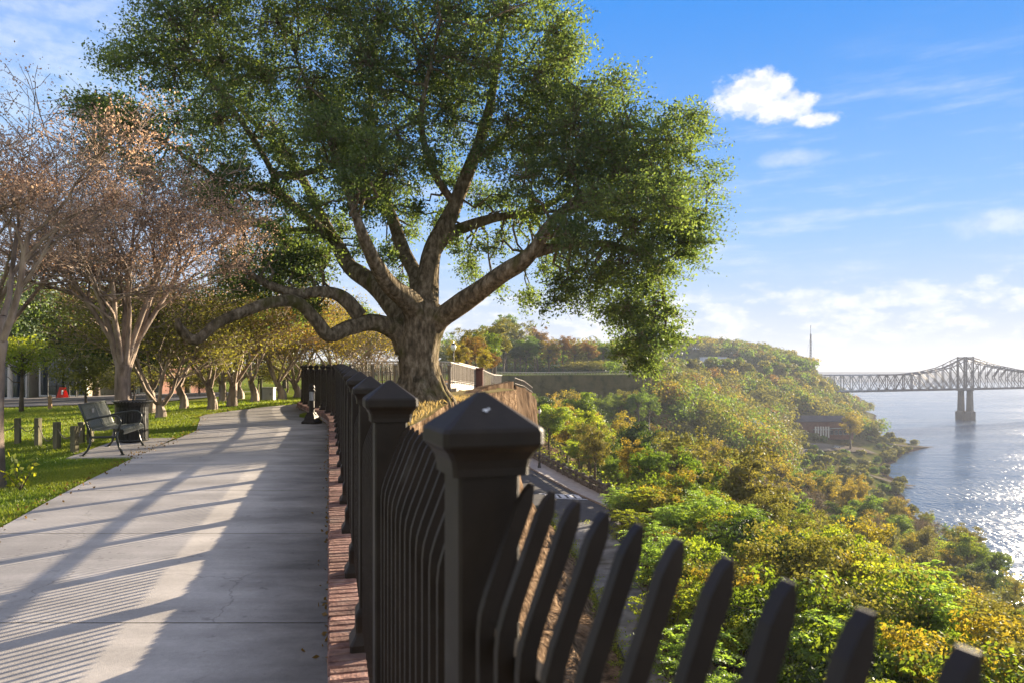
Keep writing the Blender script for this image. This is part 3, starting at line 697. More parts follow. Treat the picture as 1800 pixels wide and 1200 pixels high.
# curved brown retaining wall of the bluff
def ret_wall(name, pts, depth, mt, label, thick=.6, step=1.0):
    b = MB(); P_ = [Vector(p) for p in pts]; fine = []
    for p, q in zip(P_[:-1], P_[1:]):
        n = max(1, int((q-p).length/step))
        for k in range(n): fine.append(p+(q-p)*(k/n))
    fine.append(P_[-1]); nz = 8; K = nz+3
    for i, p in enumerate(fine):
        t = (fine[min(i+1, len(fine)-1)]-fine[max(i-1, 0)]); t.z = 0; t.normalize(); nr = Vector((t.y, -t.x, 0))
        b.v.append(tuple(p-nr*thick+Vector((0, 0, -.3))))
        b.v.append(tuple(p-nr*thick+Vector((0, 0, 0))))
        for k in range(nz+1):
            z = -depth*k/nz; d = .25*noise.fractal(Vector((p.x*.7, p.y*.7, (p.z+z)*.5)), 1, 2, 3)
            b.v.append(tuple(p+nr*(d+.08*k*depth/nz*1.0)+Vector((0, 0, z+(d*.4 if k == 0 else 0)))))
    for i in range(len(fine)-1):
        for k in range(K-1): b.f.append((i*K+k, i*K+k+1, (i+1)*K+k+1, (i+1)*K+k)); b.m.append(0)
    o = b.build(name, mt, smooth=False, loc=tuple(P_[0]-Vector((0, 0, depth)))); tag(o, label, 'retaining wall'); return o
ret_wall('retaining_wall', [(xy(820, 30), 30, .55), (xy(835, 36), 36, .5), (xy(858, 43), 43, .72), (xy(882, 49), 49, .75), (xy(900, 55), 55, .8), (xy(904, 60), 60, .8)], 3.5, M['wall_brown'], 'rounded brown earth-faced retaining wall just right of the oak', step=.5)
ret_wall('retaining_wall', [(xy(905, 62), 62, .45), (xy(922, 67), 67, .1), (xy(936, 73), 73, -.6), (xy(942, 79), 79, -1.4), (xy(940, 90), 90, -2.2)], 4.0, M['wall_brown'], 'curving brown retaining wall with short railing above it, left of the treetops', step=.6)
small_rail('wall_railing', [(xy(905, 62), 62, .45), (xy(922, 67), 67, .1), (xy(936, 73), 73, -.6)], .6, M['tan_metal'], 'low railing standing on the curving brown retaining wall', .35)
DW = [(xy(868, 236), 236, .3), (xy(905, 240), 240, .1), (xy(960, 246), 246, .1), (xy(1040, 252), 252, .3), (xy(1100, 256), 256, .6), (xy(1147, 262), 262, .8)]
ret_wall('retaining_wall', DW[:4], 9, M['wall_dark'], 'dark grey retaining wall of the far bluff under a white railing', 2, 2.5)
ret_wall('retaining_wall', DW[3:], 9, M['wall_brown'], 'reddish brown retaining wall at the right end of the far bluff wall', 2, 2.5)
small_rail('promenade_railing', [(p[0], p[1]+.5, p[2]) for p in DW], 1.15, M['rail_pale'], 'long white railing along the top of the far retaining walls', .55, 4.0)

# ---------------------------------------------------------------- lower road
def ribbon(name, fl, fr, ys_, z, mt, thick=0, mat2=None):
    b = MB()
    for y in ys_:
        b.v.append((fl(y), y, z)); b.v.append((fr(y), y, z))
        if thick: b.v.append((fl(y), y, z-thick))
    s = 3 if thick else 2
    for j in range(len(ys_)-1):
        b.f.append((j*s, j*s+1, (j+1)*s+1, (j+1)*s)); b.m.append(0)
        if thick: b.f.append((j*s, (j+1)*s, (j+1)*s+2, j*s+2)); b.m.append(0)
    o = b.build(name, mt); tag(o, kind='structure'); return o
yy = list(np.arange(-20, 116, 2.0))
ribbon('lower_road', lambda y: IW(y)+.2, lambda y: KB(y), yy, RZ+.03, M['asphalt'])
ribbon('lower_sidewalk', KB, lambda y: OW(y)+.2, yy, RZ+.17, M['sidewalk'], .2)
ribbon('road_apron', lambda y: IW(y)+.25, lambda y: IW(y)+lerp(y, [-20, 25, 40, 50, 53], [3.6, 3.3, 3.6, 3.2, .5]), list(np.arange(-20, 53.1, 1.0)), RZ+.045, M['apron'])
b = MB()
for k in range(5):
    a0 = (2.9+k*.62, 61.6-k*.15); b.quad((a0[0], a0[1], RZ+.04), (a0[0]+.42, a0[1]-.1, RZ+.04), (a0[0]+.25, a0[1]+1.5, RZ+.04), (a0[0]-.17, a0[1]+1.6, RZ+.04))
b.quad((2.7, 61.2, RZ+.044), (6.2, 60.3, RZ+.044), (6.18, 60.55, RZ+.044), (2.68, 61.45, RZ+.044)); b.quad((2.3, 63.2, RZ+.044), (5.5, 62.6, RZ+.044), (5.45, 62.85, RZ+.044), (2.25, 63.45, RZ+.044))
o = b.build('road_marking', M['paint_white']); tag(o, kind='structure')
# guard wall of stacked weathered rails and posts along the walk
gw = thing('guard_wall', (OW(60), 60, RZ), 'weathered grey guard wall of stacked rough courses beside the lower road', 'wall')
post = MB(); rl = MB()
y = 8.0; k = 0
while y < 104:
    A = Vector((OW(y), y, RZ+.15)); B = Vector((OW(y+2.2), y+2.2, RZ+.15)); t = (B-A).normalized(); rz = math.atan2(t.y, t.x)
    post.box((A.x, A.y, A.z+.5), (.32, .34, 1.3+random.uniform(-.1, .12)), rz, bev=.03, jit=.03)
    for hz, hh in ((.24, .46), (.80, .34)):
        c = (A+B)/2; rl.box((c.x+random.uniform(-.05, .05), c.y, c.z+hz), ((B-A).length+.25, .20+random.uniform(-.03, .04), hh*random.uniform(.85, 1.08)), rz+random.uniform(-.012, .012), bev=.03, jit=.035)
    y += 2.2; k += 1
rl.build('stacked_courses', M['guard_wood'], gw); post.build('posts', M['guard_wood'], gw)

# ---------------------------------------------------------------- small street furniture
def lathe(b, c, prof, n=16, m=0): b.sq(c, prof, 0, m, n)
def bollard():
    x, y = xy(548, 19.1), 19.1; z = P(y)+.018
    r = thing('bollard_light', (x, y, z), 'dark bollard light with domed top standing on the path by the fence bend', 'bollard light')
    b = MB(); b.sq((x, y, z), [(.20, 0), (.20, .05), (.175, .075), (.15, .10), (.14, .17), (.11, .23), (.09, .27), (.085, .29)], R(-14)); b.build('base', M['bronze'], r)
    b = MB(); lathe(b, (x, y, z), [(.078, .28), (.074, .32), (.07, .60)]); b.build('shaft', M['bronze'], r)
    b = MB(); lathe(b, (x, y, z), [(.066, .60), (.066, .83)]); ln = b.build('lens', M['lens'], r)
    b = MB()
    for k in range(10):
        a = k*math.pi/5; b.box((x+.07*math.cos(a), y+.07*math.sin(a), z+.715), (.012, .012, .25), a)
    b.build('guard_bars', M['bronze'], ln)
    b = MB(); lathe(b, (x, y, z), [(.085, .83), (.09, .85), (.083, .87), (.07, .885), (.068, .90), (.083, .915), (.082, .94), (.07, .985), (.045, 1.015), (.015, 1.03)]); b.build('dome_cap', M['bronze'], r, smooth=False)
bollard()
def bench():
    ln = Vector((-.26, .966, 0)).normalized(); fw = Vector((ln.y, -ln.x, 0))
    o = Vector((-7.16, 13.36, P(13.4)+.012)); L = 1.58
    r = thing('park_bench', tuple(o), 'dark green metal slatted bench with curved arms on its concrete pad', 'bench')
    def W_(u, v, w): return o+ln*u+fw*v+Vector((0, 0, w))
    # profile of seat and back (v forward, w up)
    prof = [(-.42, .87), (-.405, .84), (-.36, .72), (-.31, .58), (-.27, .48), (-.23, .43), (-.16, .415), (.0, .43), (.12, .445), (.19, .45), (.235, .435), (.255, .40), (.25, .36)]
    prof = [(v+.05, w) for v, w in prof]
    back, seat = MB(), MB()
    def strip(mb, pr, u0, u1, th=.004):
        n = len(pr)
        for k in range(n-1):
            (v0, w0), (v1, w1) = pr[k], pr[k+1]
            d = Vector((v1-v0, w1-w0)).normalized(); nx, nz_ = -d.y*th, d.x*th
            a, b_, c, e = W_(u0, v0, w0), W_(u1, v0, w0), W_(u1, v1, w1), W_(u0, v1, w1)
            off = fw*nx+Vector((0, 0, nz_)); i = len(mb.v)
            mb.v += [tuple(q) for q in (a, b_, c, e, a+off, b_+off, c+off, e+off)]
            for f in ((0, 1, 2, 3), (7, 6, 5, 4), (0, 3, 7, 4), (1, 5, 6, 2)): mb.f.append(tuple(i+q for q in f)); mb.m.append(0)
    ns = 44
    for k in range(ns):
        u = -L/2+.04+(L-.08)*k/ns; w = (L-.08)/ns*.66
        strip(back, prof[:6], u, u+w); strip(seat, prof[5:], u, u+w)
    for (a_, c_) in ((0, 0), (5, 5)): back.tube([W_(-L/2+.02, *prof[a_]), W_(L/2-.02, *prof[a_])], .014, 6)
    seat.tube([W_(-L/2+.02, *prof[-1]), W_(L/2-.02, *prof[-1])], .014, 6); seat.tube([W_(-L/2+.02, .0, .425), W_(L/2-.02, .0, .425)], .012, 6)
    for u in (0.02,): strip(back, prof[:6], u-.035, u+.035, .009); strip(seat, prof[5:], u-.035, u+.035, .009)
    back.build('backrest', M['mesh_metal'], r); seat.build('seat', M['mesh_metal'], r)
    pl = MB(); c = W_(-.30, -.29, .745); pl.box(tuple(c), (.005, .12, .07), math.atan2(fw.y, fw.x)); pl.build('plaque', M['rail_pale'], r)
    for s in (-1, 1):
        u = s*L/2
        fr = MB(); fr.tube([W_(u, -.38, .88), W_(u, -.30, .66), W_(u, -.235, .46), (W_(u, -.20, .30))], .02, 8); fr.build('back_upright', M['green_metal'], r, smooth=True)
        l1 = MB(); l1.tube([W_(u, -.20, .31), W_(u, -.205, .20), W_(u, -.25, .09), W_(u, -.32, .0)], .02, 8); l1.box(tuple(W_(u, -.32, .008)), (.07, .09, .012), 0); l1.build('leg', M['green_metal'], r, smooth=True)
        l2 = MB(); l2.tube([W_(u, .22, .40), W_(u, .20, .30), W_(u, .235, .14), W_(u, .30, .0)], .02, 8); l2.box(tuple(W_(u, .30, .008)), (.07, .09, .012), 0); l2.build('leg', M['green_metal'], r, smooth=True)
        ar = MB(); ar.tube([W_(u, -.27, .60), W_(u, -.1, .645), W_(u, .1, .675), W_(u, .20, .665), W_(u, .255, .62), W_(u, .262, .55), W_(u, .235, .47), W_(u, .22, .40)], .018, 8); ar.build('armrest', M['green_metal'], r, smooth=True)
        st = MB(); st.tube([W_(u, -.2, .31), W_(u, .2, .31)], .022, 6); st.build('side_brace', M['green_metal'], r)
bench()
def bin_():
    x, y = -7.62, 14.85; z = P(y)+.012
    r = thing('litter_bin', (x, y, z), 'black slatted metal litter bin with flared rim behind the bench', 'trash can')
    n = 34; b = MB()
    for k in range(n):
        a = 2*math.pi*k/n; c, s = math.cos(a), math.sin(a); ta = Vector((-s, c, 0)); ra = Vector((c, s, 0)); o = Vector((x, y, z))
        secs = [(.285, .03), (.285, .62), (.29, .70), (.31, .76), (.345, .80), (.365, .815)]
        i = len(b.v)
        for (rr, h) in secs:
            for sg in (-1, 1):
                for dr in (0, .006): b.v.append(tuple(o+ra*(rr+dr)+ta*(sg*.017)+Vector((0, 0, h))))
        for j in range(len(secs)-1):
            q = i+j*4
            for f in ((0, 2, 6, 4), (1, 5, 7, 3), (0, 4, 5, 1), (2, 3, 7, 6)): b.f.append(tuple(q+t_ for t_ in f)); b.m.append(0)
    b.build('slats', M['black'], r)
    def ring(rr, h, th):
        m_ = MB(); m_.tube([(x+rr*math.cos(2*math.pi*k/32), y+rr*math.sin(2*math.pi*k/32), z+h) for k in range(33)], th, 6, cap=False); return m_
    ring(.366, .818, .012).build('rim', M['black'], r); ring(.285, .04, .018).build('base_ring', M['black'], r); 
    b = MB(); lathe(b, (x, y, z), [(.255, .04), (.26, .70)], 24); b.build('liner', M['black'], r)
    b = MB(); lathe(b, (x, y, z), [(.27, .701), (.345, .80), (.27, .81), (.18, .795), (.17, .70)], 28); b.build('lid', M['black'], r)
bin_()
# timber posts and chains
PP = [(31, 734, 778, 'leftmost squared timber post of the chain fence'), (67, 734, 782, 'second timber post from the left in the chain fence'), (100, 741, 787, 'third timber post from the left in the chain fence'),
      (131, 748, 793, 'nearest timber post at the corner of the chain fence beside the bench'), (143, 741, 778, 'timber post just behind the corner post of the chain fence'), (159, 743, 777, 'timber post of the chain fence seen through the bench frame'), (-12, 733, 774, None)]
tops = []
for (px, t, bb, lab) in PP:
    d = None
    for z_ in np.arange(9, 20, .02):
        x = xy(px, z_); g = ground(x, z_)
        if HZ+(EYE-g)*F/z_ <= bb: d = float(z_); break
    x = xy(px, d); g = ground(x, d); h = (bb-t)*d/F
    tops.append(Vector((x, d, g+h-.08)))
    if lab:
        b = MB(); b.box((x, d, g+h/2-.05), (.10, .10, h+.1), random.uniform(-.3, .3), bev=.008, jit=.004)
        o = b.build('timber_post', M['wood'], loc=(x, d, g)); tag(o, lab, 'post', 'timber posts of the chain fence')
CHL = ['chain hanging left of the leftmost timber post', 'chain slung between the first and second timber posts', 'deep-sagging chain between the second and third timber posts', 'chain from the third timber post to the corner post', 'short chain from the corner post to the post behind it', 'chain from the back post towards the bench']
for lab, (i, j) in zip(CHL, ((6, 0), (0, 1), (1, 2), (2, 3), (3, 4), (4, 5))):
    A, B = tops[i], tops[j]; sag = .32 if (i, j) == (1, 2) else .18
    b = MB(); pts = [A+(B-A)*(k/16)+Vector((0, 0, -sag*4*(k/16)*(1-k/16))) for k in range(17)]
    b.tube(pts, [.011 if k % 2 else .007 for k in range(17)], 5)
    o = b.build('chain', M['chain'], loc=tuple(A)); tag(o, lab, 'chain', 'chains between the timber posts')
# grey utility cabinet and marker post
x, y = xy(473, 31.5), 31.5; g = ground(x, y)
r = thing('utility_cabinet', (x, y, g), 'small grey utility cabinet standing on the lawn beside a thin post', 'utility box')
b = MB(); b.box((x, y, g+.26), (.46, .40, .52), 0, bev=.02); b.build('body', M['grey_box'], r)
b = MB(); b.box((x, y, g+.545), (.50, .44, .05), 0, bev=.01); b.build('lid', M['grey_box'], r)
b = MB(); b.box((x, y-.206, g+.27), (.34, .012, .38), 0, bev=.004); dd = b.build('door', M['grey_box'], r)
b = MB(); b.box((x+.12, y-.218, g+.28), (.02, .02, .08)); b.build('handle', M['black'], dd)
x = xy(459, 31.5); b = MB(); b.box((x, y, g+.45), (.09, .09, .9), .2, bev=.008); b.box((x, y, g+.92), (.13, .13, .04), .2, bev=.005)
tag(b.build('marker_post', M['wood'], loc=(x, y, g)), 'thin wooden post immediately left of the grey utility cabinet', 'post')
x, y = xy(88, 29), 29; g = ground(x, y); b = MB(); b.box((x, y, g+.25), (.12, .12, .5), .3, bev=.01); b.box((x, y, g+.52), (.09, .09, .06), .3, bev=.01)
tag(b.build('marker_post', M['orange_post'], loc=(x, y, g)), 'short sunlit tan post at the street edge of the lawn', 'post')

# lamp posts
def lamp(x, y, z, h, label, banner=False, globe=True):
    r = thing('street_lamp', (x, y, z), label, 'street lamp')
    b = MB(); lathe(b, (x, y, z), [(.20, 0), (.20, .12), (.15, .18), (.12, .5), (.09, .6), (.055, .7)], 12); b.build('base', M['black'], r)
    b = MB(); lathe(b, (x, y, z), [(.055, .7), (.042, h-.5), (.07, h-.48), (.07, h-.42)], 10); b.build('pole', M['black'], r)
    b = MB(); lathe(b, (x, y, z), [(.08, h-.42), (.17, h-.3), (.19, h-.15), (.15, h)], 12); b.build('globe', M['lamp_white'], r, smooth=True)
    b = MB(); lathe(b, (x, y, z), [(.17, h), (.13, h+.07), (.04, h+.14), (.02, h+.25)], 10); b.build('finial_cap', M['black'], r)
    if banner:
        b = MB(); b.box((x-.40, y, z+2.75), (.62, .02, 1.0)); bn = b.build('banner', M['red'], r)
        b = MB(); b.poly([(x-.40+.14*math.cos(a)*(1 if k % 2 else .5), y-.014, z+2.9+.14*math.sin(a)*(1 if k % 2 else .5)) for k, a in enumerate([i*math.pi/5 for i in range(10)])]); b.box((x-.40, y-.014, z+2.66), (.40, .006, .05)); b.build('emblem', M['white_paint'], bn)
        b = MB(); b.tube([(x, y, z+3.27), (x-.75, y, z+3.27)], .02, 6); b.tube([(x, y, z+2.23), (x-.75, y, z+2.23)], .02, 6); b.build('banner_arm', M['black'], r)
lamp(xy(948, 79.5), 79.5, RZ+.17, 6.2, 'black street lamp with a crimson banner on the lower sidewalk', True)
lamp(xy(797, 52), 52, .4, 3.05, 'slim lamp post with white globe rising behind the footbridge')

# ---------------------------------------------------------------- trees
def bez(a, b, n=6, sag=0.0, wob=0.1, seed=0):
    rr = random.Random(seed); a, b = Vector(a), Vector(b); L = (b-a).length; out = []
    for k in range(n+1):
        t = k/n; p = a+(b-a)*t+Vector((0, 0, sag*L*4*t*(1-t)))
        if 0 < k < n: p += Vector((rr.gauss(0, 1), rr.gauss(0, 1), rr.gauss(0, 1)))*wob*L/n
        out.append(p)
    return out
def smooth_path(pts, n=4):
    out = []; P_ = [Vector(p) for p in pts]
    for i in range(len(P_)-1):
        p0, p1, p2, p3 = P_[max(i-1, 0)], P_[i], P_[i+1], P_[min(i+2, len(P_)-1)]
        for k in range(n):
            t = k/n; out.append(.5*((2*p1)+(p2-p0)*t+(2*p0-5*p1+4*p2-p3)*t*t+(3*p1-p0-3*p2+p3)*t**3))
    out.append(P_[-1]); return out

def oak():
    D = 23.0
    root = thing('live_oak', (xy(740, D), D, ground(xy(740, D), D)), 'massive spreading live oak on the bluff side of the fence', 'tree')
    tr = MB(); samples = []     # (point, radius) of limbs
    def limb(L, n=14, fine=4):
        """L: list (px,py,rpx,depth)"""
        P_ = smooth_path([pt(a, b, d) for a, b, r, d in L], fine)
        rr = np.interp(np.linspace(0, len(L)-1, len(P_)), range(len(L)), [r*d/F for a, b, r, d in L])
        tr.tube(P_, list(rr), n, rough=.16)
        for p, q in zip(P_, rr): samples.append((p, q))
    limb([(742, 730, 58, 23), (742, 708, 48, 23), (739, 680, 39, 23), (737, 640, 34.5, 23), (738, 600, 35, 23), (744, 560, 34, 23), (748, 535, 28, 23.1)], 28, 5)
    for k in range(7):      # root flares
        a = k*.9+.3; c = Vector((xy(740, D), D, ground(xy(740, D), D)))
        tr.tube([c+Vector((.40*math.cos(a), .40*math.sin(a), .65)), c+Vector((.66*math.cos(a), .66*math.sin(a), .2)), c+Vector((.98*math.cos(a), .98*math.sin(a), -.1)), c+Vector((1.15*math.cos(a), 1.15*math.sin(a), -.4))], [.30, .24, .17, .08], 8, rough=.2)
    limb([(745, 600, 24, 23), (770, 565, 20, 22.8), (833, 517, 17, 22), (885, 480, 15, 21.3), (917, 461, 14, 21), (944, 433, 12, 20.8), (972, 389, 9, 21.2), (1040, 330, 6, 21.8), (1120, 280, 4, 22.2), (1180, 250, 2, 22.5)])
    limb([(930, 448, 10, 21), (1000, 432, 8, 21.3), (1080, 432, 6, 22), (1150, 470, 4, 22.3), (1170, 560, 2.5, 22.3), (1160, 610, 1.5, 22)], 8)
    limb([(1000, 370, 6, 21.4), (1080, 355, 4, 21.8), (1160, 365, 3, 22.2), (1240, 370, 1.5, 22.5)], 8)
    limb([(744, 560, 27, 23), (750, 495, 21, 23.2), (761, 439, 17, 23.4), (782, 400, 15, 23.6), (800, 361, 13, 23.8), (828, 289, 11, 24), (855, 211, 9, 24.2), (867, 155, 7, 24.2), (880, 60, 5, 24.2), (900, -40, 3, 24.2)])
    limb([(764, 440, 13, 23.4), (785, 415, 12, 23.8), (817, 400, 10, 24.4), (872, 383, 8, 25), (939, 372, 6, 25.6), (1010, 330, 4, 26), (1070, 260, 3, 26.3)], 10)
    limb([(738, 530, 20, 23.2), (733, 489, 14, 23.8), (711, 444, 12, 24.5), (689, 383, 10, 25.2), (678, 355, 9, 25.5), (668, 290, 7, 26), (650, 200, 5, 26.4), (660, 100, 3, 26.6)], 10)
    limb([(732, 560, 24, 22.8), (722, 533, 19, 22.4), (683, 500, 16, 21.6), (656, 455, 13, 20.8), (633, 400, 10, 20.2), (620, 361, 7, 20.6), (596, 290, 5, 21), (560, 200, 3.5, 21.5), (520, 100, 2.5, 22)], 12)
    limb([(722, 570, 24, 23), (700, 550, 19, 23.4), (655, 500, 17, 24.2), (617, 472, 14, 25), (594, 433, 12, 25.6), (566, 385, 10, 26), (540, 330, 8, 26.4), (500, 270, 6, 26.8), (430, 200, 4, 27), (360, 120, 3, 27)], 12)
    limb([(718, 612, 24, 23), (697, 582, 18, 22.8), (655, 566, 15, 22.3), (611, 576, 13.5, 21.8), (578, 590, 13, 21.4), (553, 562, 11.5, 21), (522, 532, 11, 20.6), (480, 532, 11, 20), (439, 544, 10, 19.4), (383, 567, 9, 18.8), (345, 597, 8.5, 18.5), (318, 580, 8, 18.3), (312, 560, 4, 18.3)], 12)
    limb([(634, 556, 15, 22.1), (612, 530, 13, 22), (590, 517, 11, 21.8), (560, 513, 10, 21.3), (522, 516, 9, 20.8), (470, 500, 7, 20.4), (420, 470, 5, 20)], 10)
    limb([(575, 400, 8, 25.8), (544, 405, 7, 25.4), (489, 405, 6, 24.8), (450, 394, 5, 24.2), (411, 392, 3.5, 23.6), (370, 380, 2, 23)], 8)
    limb([(590, 425, 10, 25.6), (539, 383, 9, 25), (494, 344, 9, 24.2), (455, 328, 8, 23.6), (417, 330, 6, 23), (360, 300, 4, 22.4), (290, 250, 3, 22)], 10)
    limb([(494, 344, 7, 24.2), (483, 311, 7, 23.8), (520, 308, 6, 23.4), (560, 300, 4, 23)], 8)
    limb([(483, 311, 6, 23.8), (455, 260, 5, 23.2), (400, 180, 4, 22.6), (330, 90, 3, 22)], 8)
    limb([(800, 361, 8, 23.8), (760, 300, 6, 23), (740, 210, 5, 22), (760, 100, 3, 21.4)], 8)
    limb([(828, 289, 7, 24), (900, 230, 5, 24.6), (980, 150, 3, 25)], 8)
    # blobs of foliage: px, py, radius px, depth, density
    B = []
    def bl(lst, d0=23, spread=2.6):
        for (x, y, r) in lst:
            side = (x-740)/550.0
            for s in (-1, 1):
                dd = d0+s*random.uniform(.5, spread)*math.sqrt(max(.1, 1-side*side*.8))
                B.append((x+random.uniform(-12, 12), y+random.uniform(-12, 12), r*random.uniform(.88, 1.1), dd))
    bl([(300, 30, 62), (240, 85, 30), (380, 20, 70), (480, 40, 75), (580, 30, 70), (680, 20, 80), (790, 20, 85), (890, 20, 75), (965, 55, 50), (1000, 105, 40)])
    bl([(300, 120, 60), (380, 115, 70), (470, 130, 75), (560, 130, 55), (640, 120, 75), (740, 120, 80), (850, 110, 80), (945, 130, 62), (1045, 165, 45), (1095, 140, 30)])
    bl([(175, 190, 34), (240, 200, 50), (310, 210, 62), (390, 215, 70), (470, 220, 75), (590, 220, 70), (690, 220, 75), (790, 200, 75), (900, 215, 60), (1000, 230, 75), (1090, 220, 65), (1165, 235, 52), (1225, 220, 36)])
    bl([(330, 290, 48), (400, 280, 58), (510, 270, 55), (610, 300, 65), (690, 300, 68), (925, 300, 55), (1010, 310, 75), (1100, 310, 75), (1190, 310, 66), (1248, 320, 34)])
    bl([(395, 360, 26), (560, 355, 36), (640, 360, 45), (755, 290, 30), (930, 375, 40), (1020, 390, 65), (1105, 400, 66), (1180, 395, 56), (1235, 385, 34), (1205, 445, 22)])
    bl([(470, 455, 40), (530, 440, 50), (425, 450, 30), (1000, 465, 50), (1085, 475, 55), (1150, 470, 38), (975, 520, 28), (860, 440, 26), (1040, 520, 30)])
    bl([(480, 505, 38), (550, 480, 34), (405, 490, 34), (1105, 535, 36), (1115, 590, 32), (1150, 585, 26), (1085, 575, 22), (1135, 632, 16), (545, 528, 22)])
    bl([(155, 185, 26), (200, 235, 34), (215, 115, 28), (245, 45, 38), (175, 262, 20), (235, 290, 28), (270, 300, 30)], 22.5, 1.2)
    bl([(600, 400, 22), (640, 430, 20), (690, 420, 22), (730, 410, 20), (840, 400, 22), (880, 430, 24), (700, 500, 16), (820, 470, 18), (800, 320, 30), (560, 420, 26), (850, 350, 26), (870, 500, 14), (940, 510, 18), (960, 470, 24), (780, 380, 20)], 26, .8)
    bl([(1040, 340, 40), (1110, 330, 40), (1180, 350, 36), (1000, 400, 34), (620, 300, 30), (570, 220, 36), (650, 250, 36), (540, 120, 36)], 19.2, .5)
    bl([(600, 250, 50), (680, 170, 60), (640, 220, 50), (800, 150, 60), (560, 180, 50), (860, 270, 38), (940, 250, 50), (1060, 260, 60), (1140, 300, 60), (960, 180, 50), (500, 330, 36), (430, 380, 26), (1050, 350, 60), (1140, 430, 50), (1200, 420, 34), (960, 420, 36), (1000, 505, 30), (1060, 500, 36), (1130, 510, 34)], 23, 1.6)
    bl([(1085, 560, 26), (1120, 560, 30), (1150, 540, 26), (1175, 590, 18), (1100, 615, 22), (1140, 612, 22), (1165, 560, 20), (1125, 640, 12)], 22.3, .8)
    bl([(520, 470, 34), (500, 420, 30), (440, 500, 30), (560, 460, 28), (470, 410, 26), (360, 340, 40), (420, 300, 36)], 22, 2.0)
    bl([(660, 340, 30), (720, 370, 22), (890, 350, 22), (800, 430, 20), (690, 450, 18), (455, 520, 24)], 24.5)
    bl([(400, -60, 80), (520, -70, 80), (640, -80, 85), (760, -90, 85), (870, -80, 80), (960, -30, 50), (560, -170, 80), (700, -190, 90), (820, -170, 80)], 23, 3.5)
    pts, var, tw = [], [], 0
    for (px, py, r, d) in B:
        c = pt(px, py, d); rad = r*d/F
        # bough from the nearest limb point
        bp, br = min(samples, key=lambda s: (s[0]-c).length+(0 if s[1] < .2 else .8))
        if (bp-c).length > .3:
            path = bez(bp, c, 5, random.uniform(-.02, .08), .28, tw); r0 = min(.05, br*.8)
            tr.tube(path, [r0*(1-.7*k/5) for k in range(6)], 5, cap=False)
        tw += 1
        n = int(40*(r/50)**2)+12
        if random.random() < .13: continue
        cc = (ball(n, 1.0, .2)+rng.normal(size=(n, 3))*.16)*np.array([rad, rad*1.1, rad*.9])
        cvar = random.uniform(-.18, .18)
        for q in cc:
            p = Vector(q)+c
            if random.random() < .5:
                tr.tube(bez(c, p, 3, .03, .25, tw), [.016, .012, .008, .004], 3, cap=False); tw += 1
            m = random.randint(16, 40); s = random.uniform(.13, .34)
            loc = rng.normal(size=(m, 3))*np.array([s, s, s*random.choice([.5, .7, 1.1])])*.6+np.array(p)
            if random.random() < .30:      # longer sprays reaching out of the crown
                o_ = (p-pt(740, 300, 23)); o_.normalize(); o_ = (o_+Vector((random.gauss(0, .4), random.gauss(0, .4), random.gauss(-.15, .4)))).normalized(); Ls = random.uniform(.35, .9)
                loc += np.outer(rng.random(m)*Ls, np.array(o_))
                tr.tube([p, p+o_*Ls*.5, p+o_*Ls], [.008, .006, .003], 3, cap=False)
            pts.append(loc); var.append(np.clip(rng.normal(.4+cvar+random.uniform(-.15, .15), .22, m), 0, 1))
    pts = np.concatenate(pts); var = np.concatenate(var)
    print('oak leaves', len(pts))
    me = leaves('crown', pts-np.array(ORG[root.name]), rng.uniform(.06, .13, len(pts)), M['lf_oak'], .55, var)
    link('crown', me, root)
    tr.build('trunk', M['bark'], root, smooth=True)
oak()

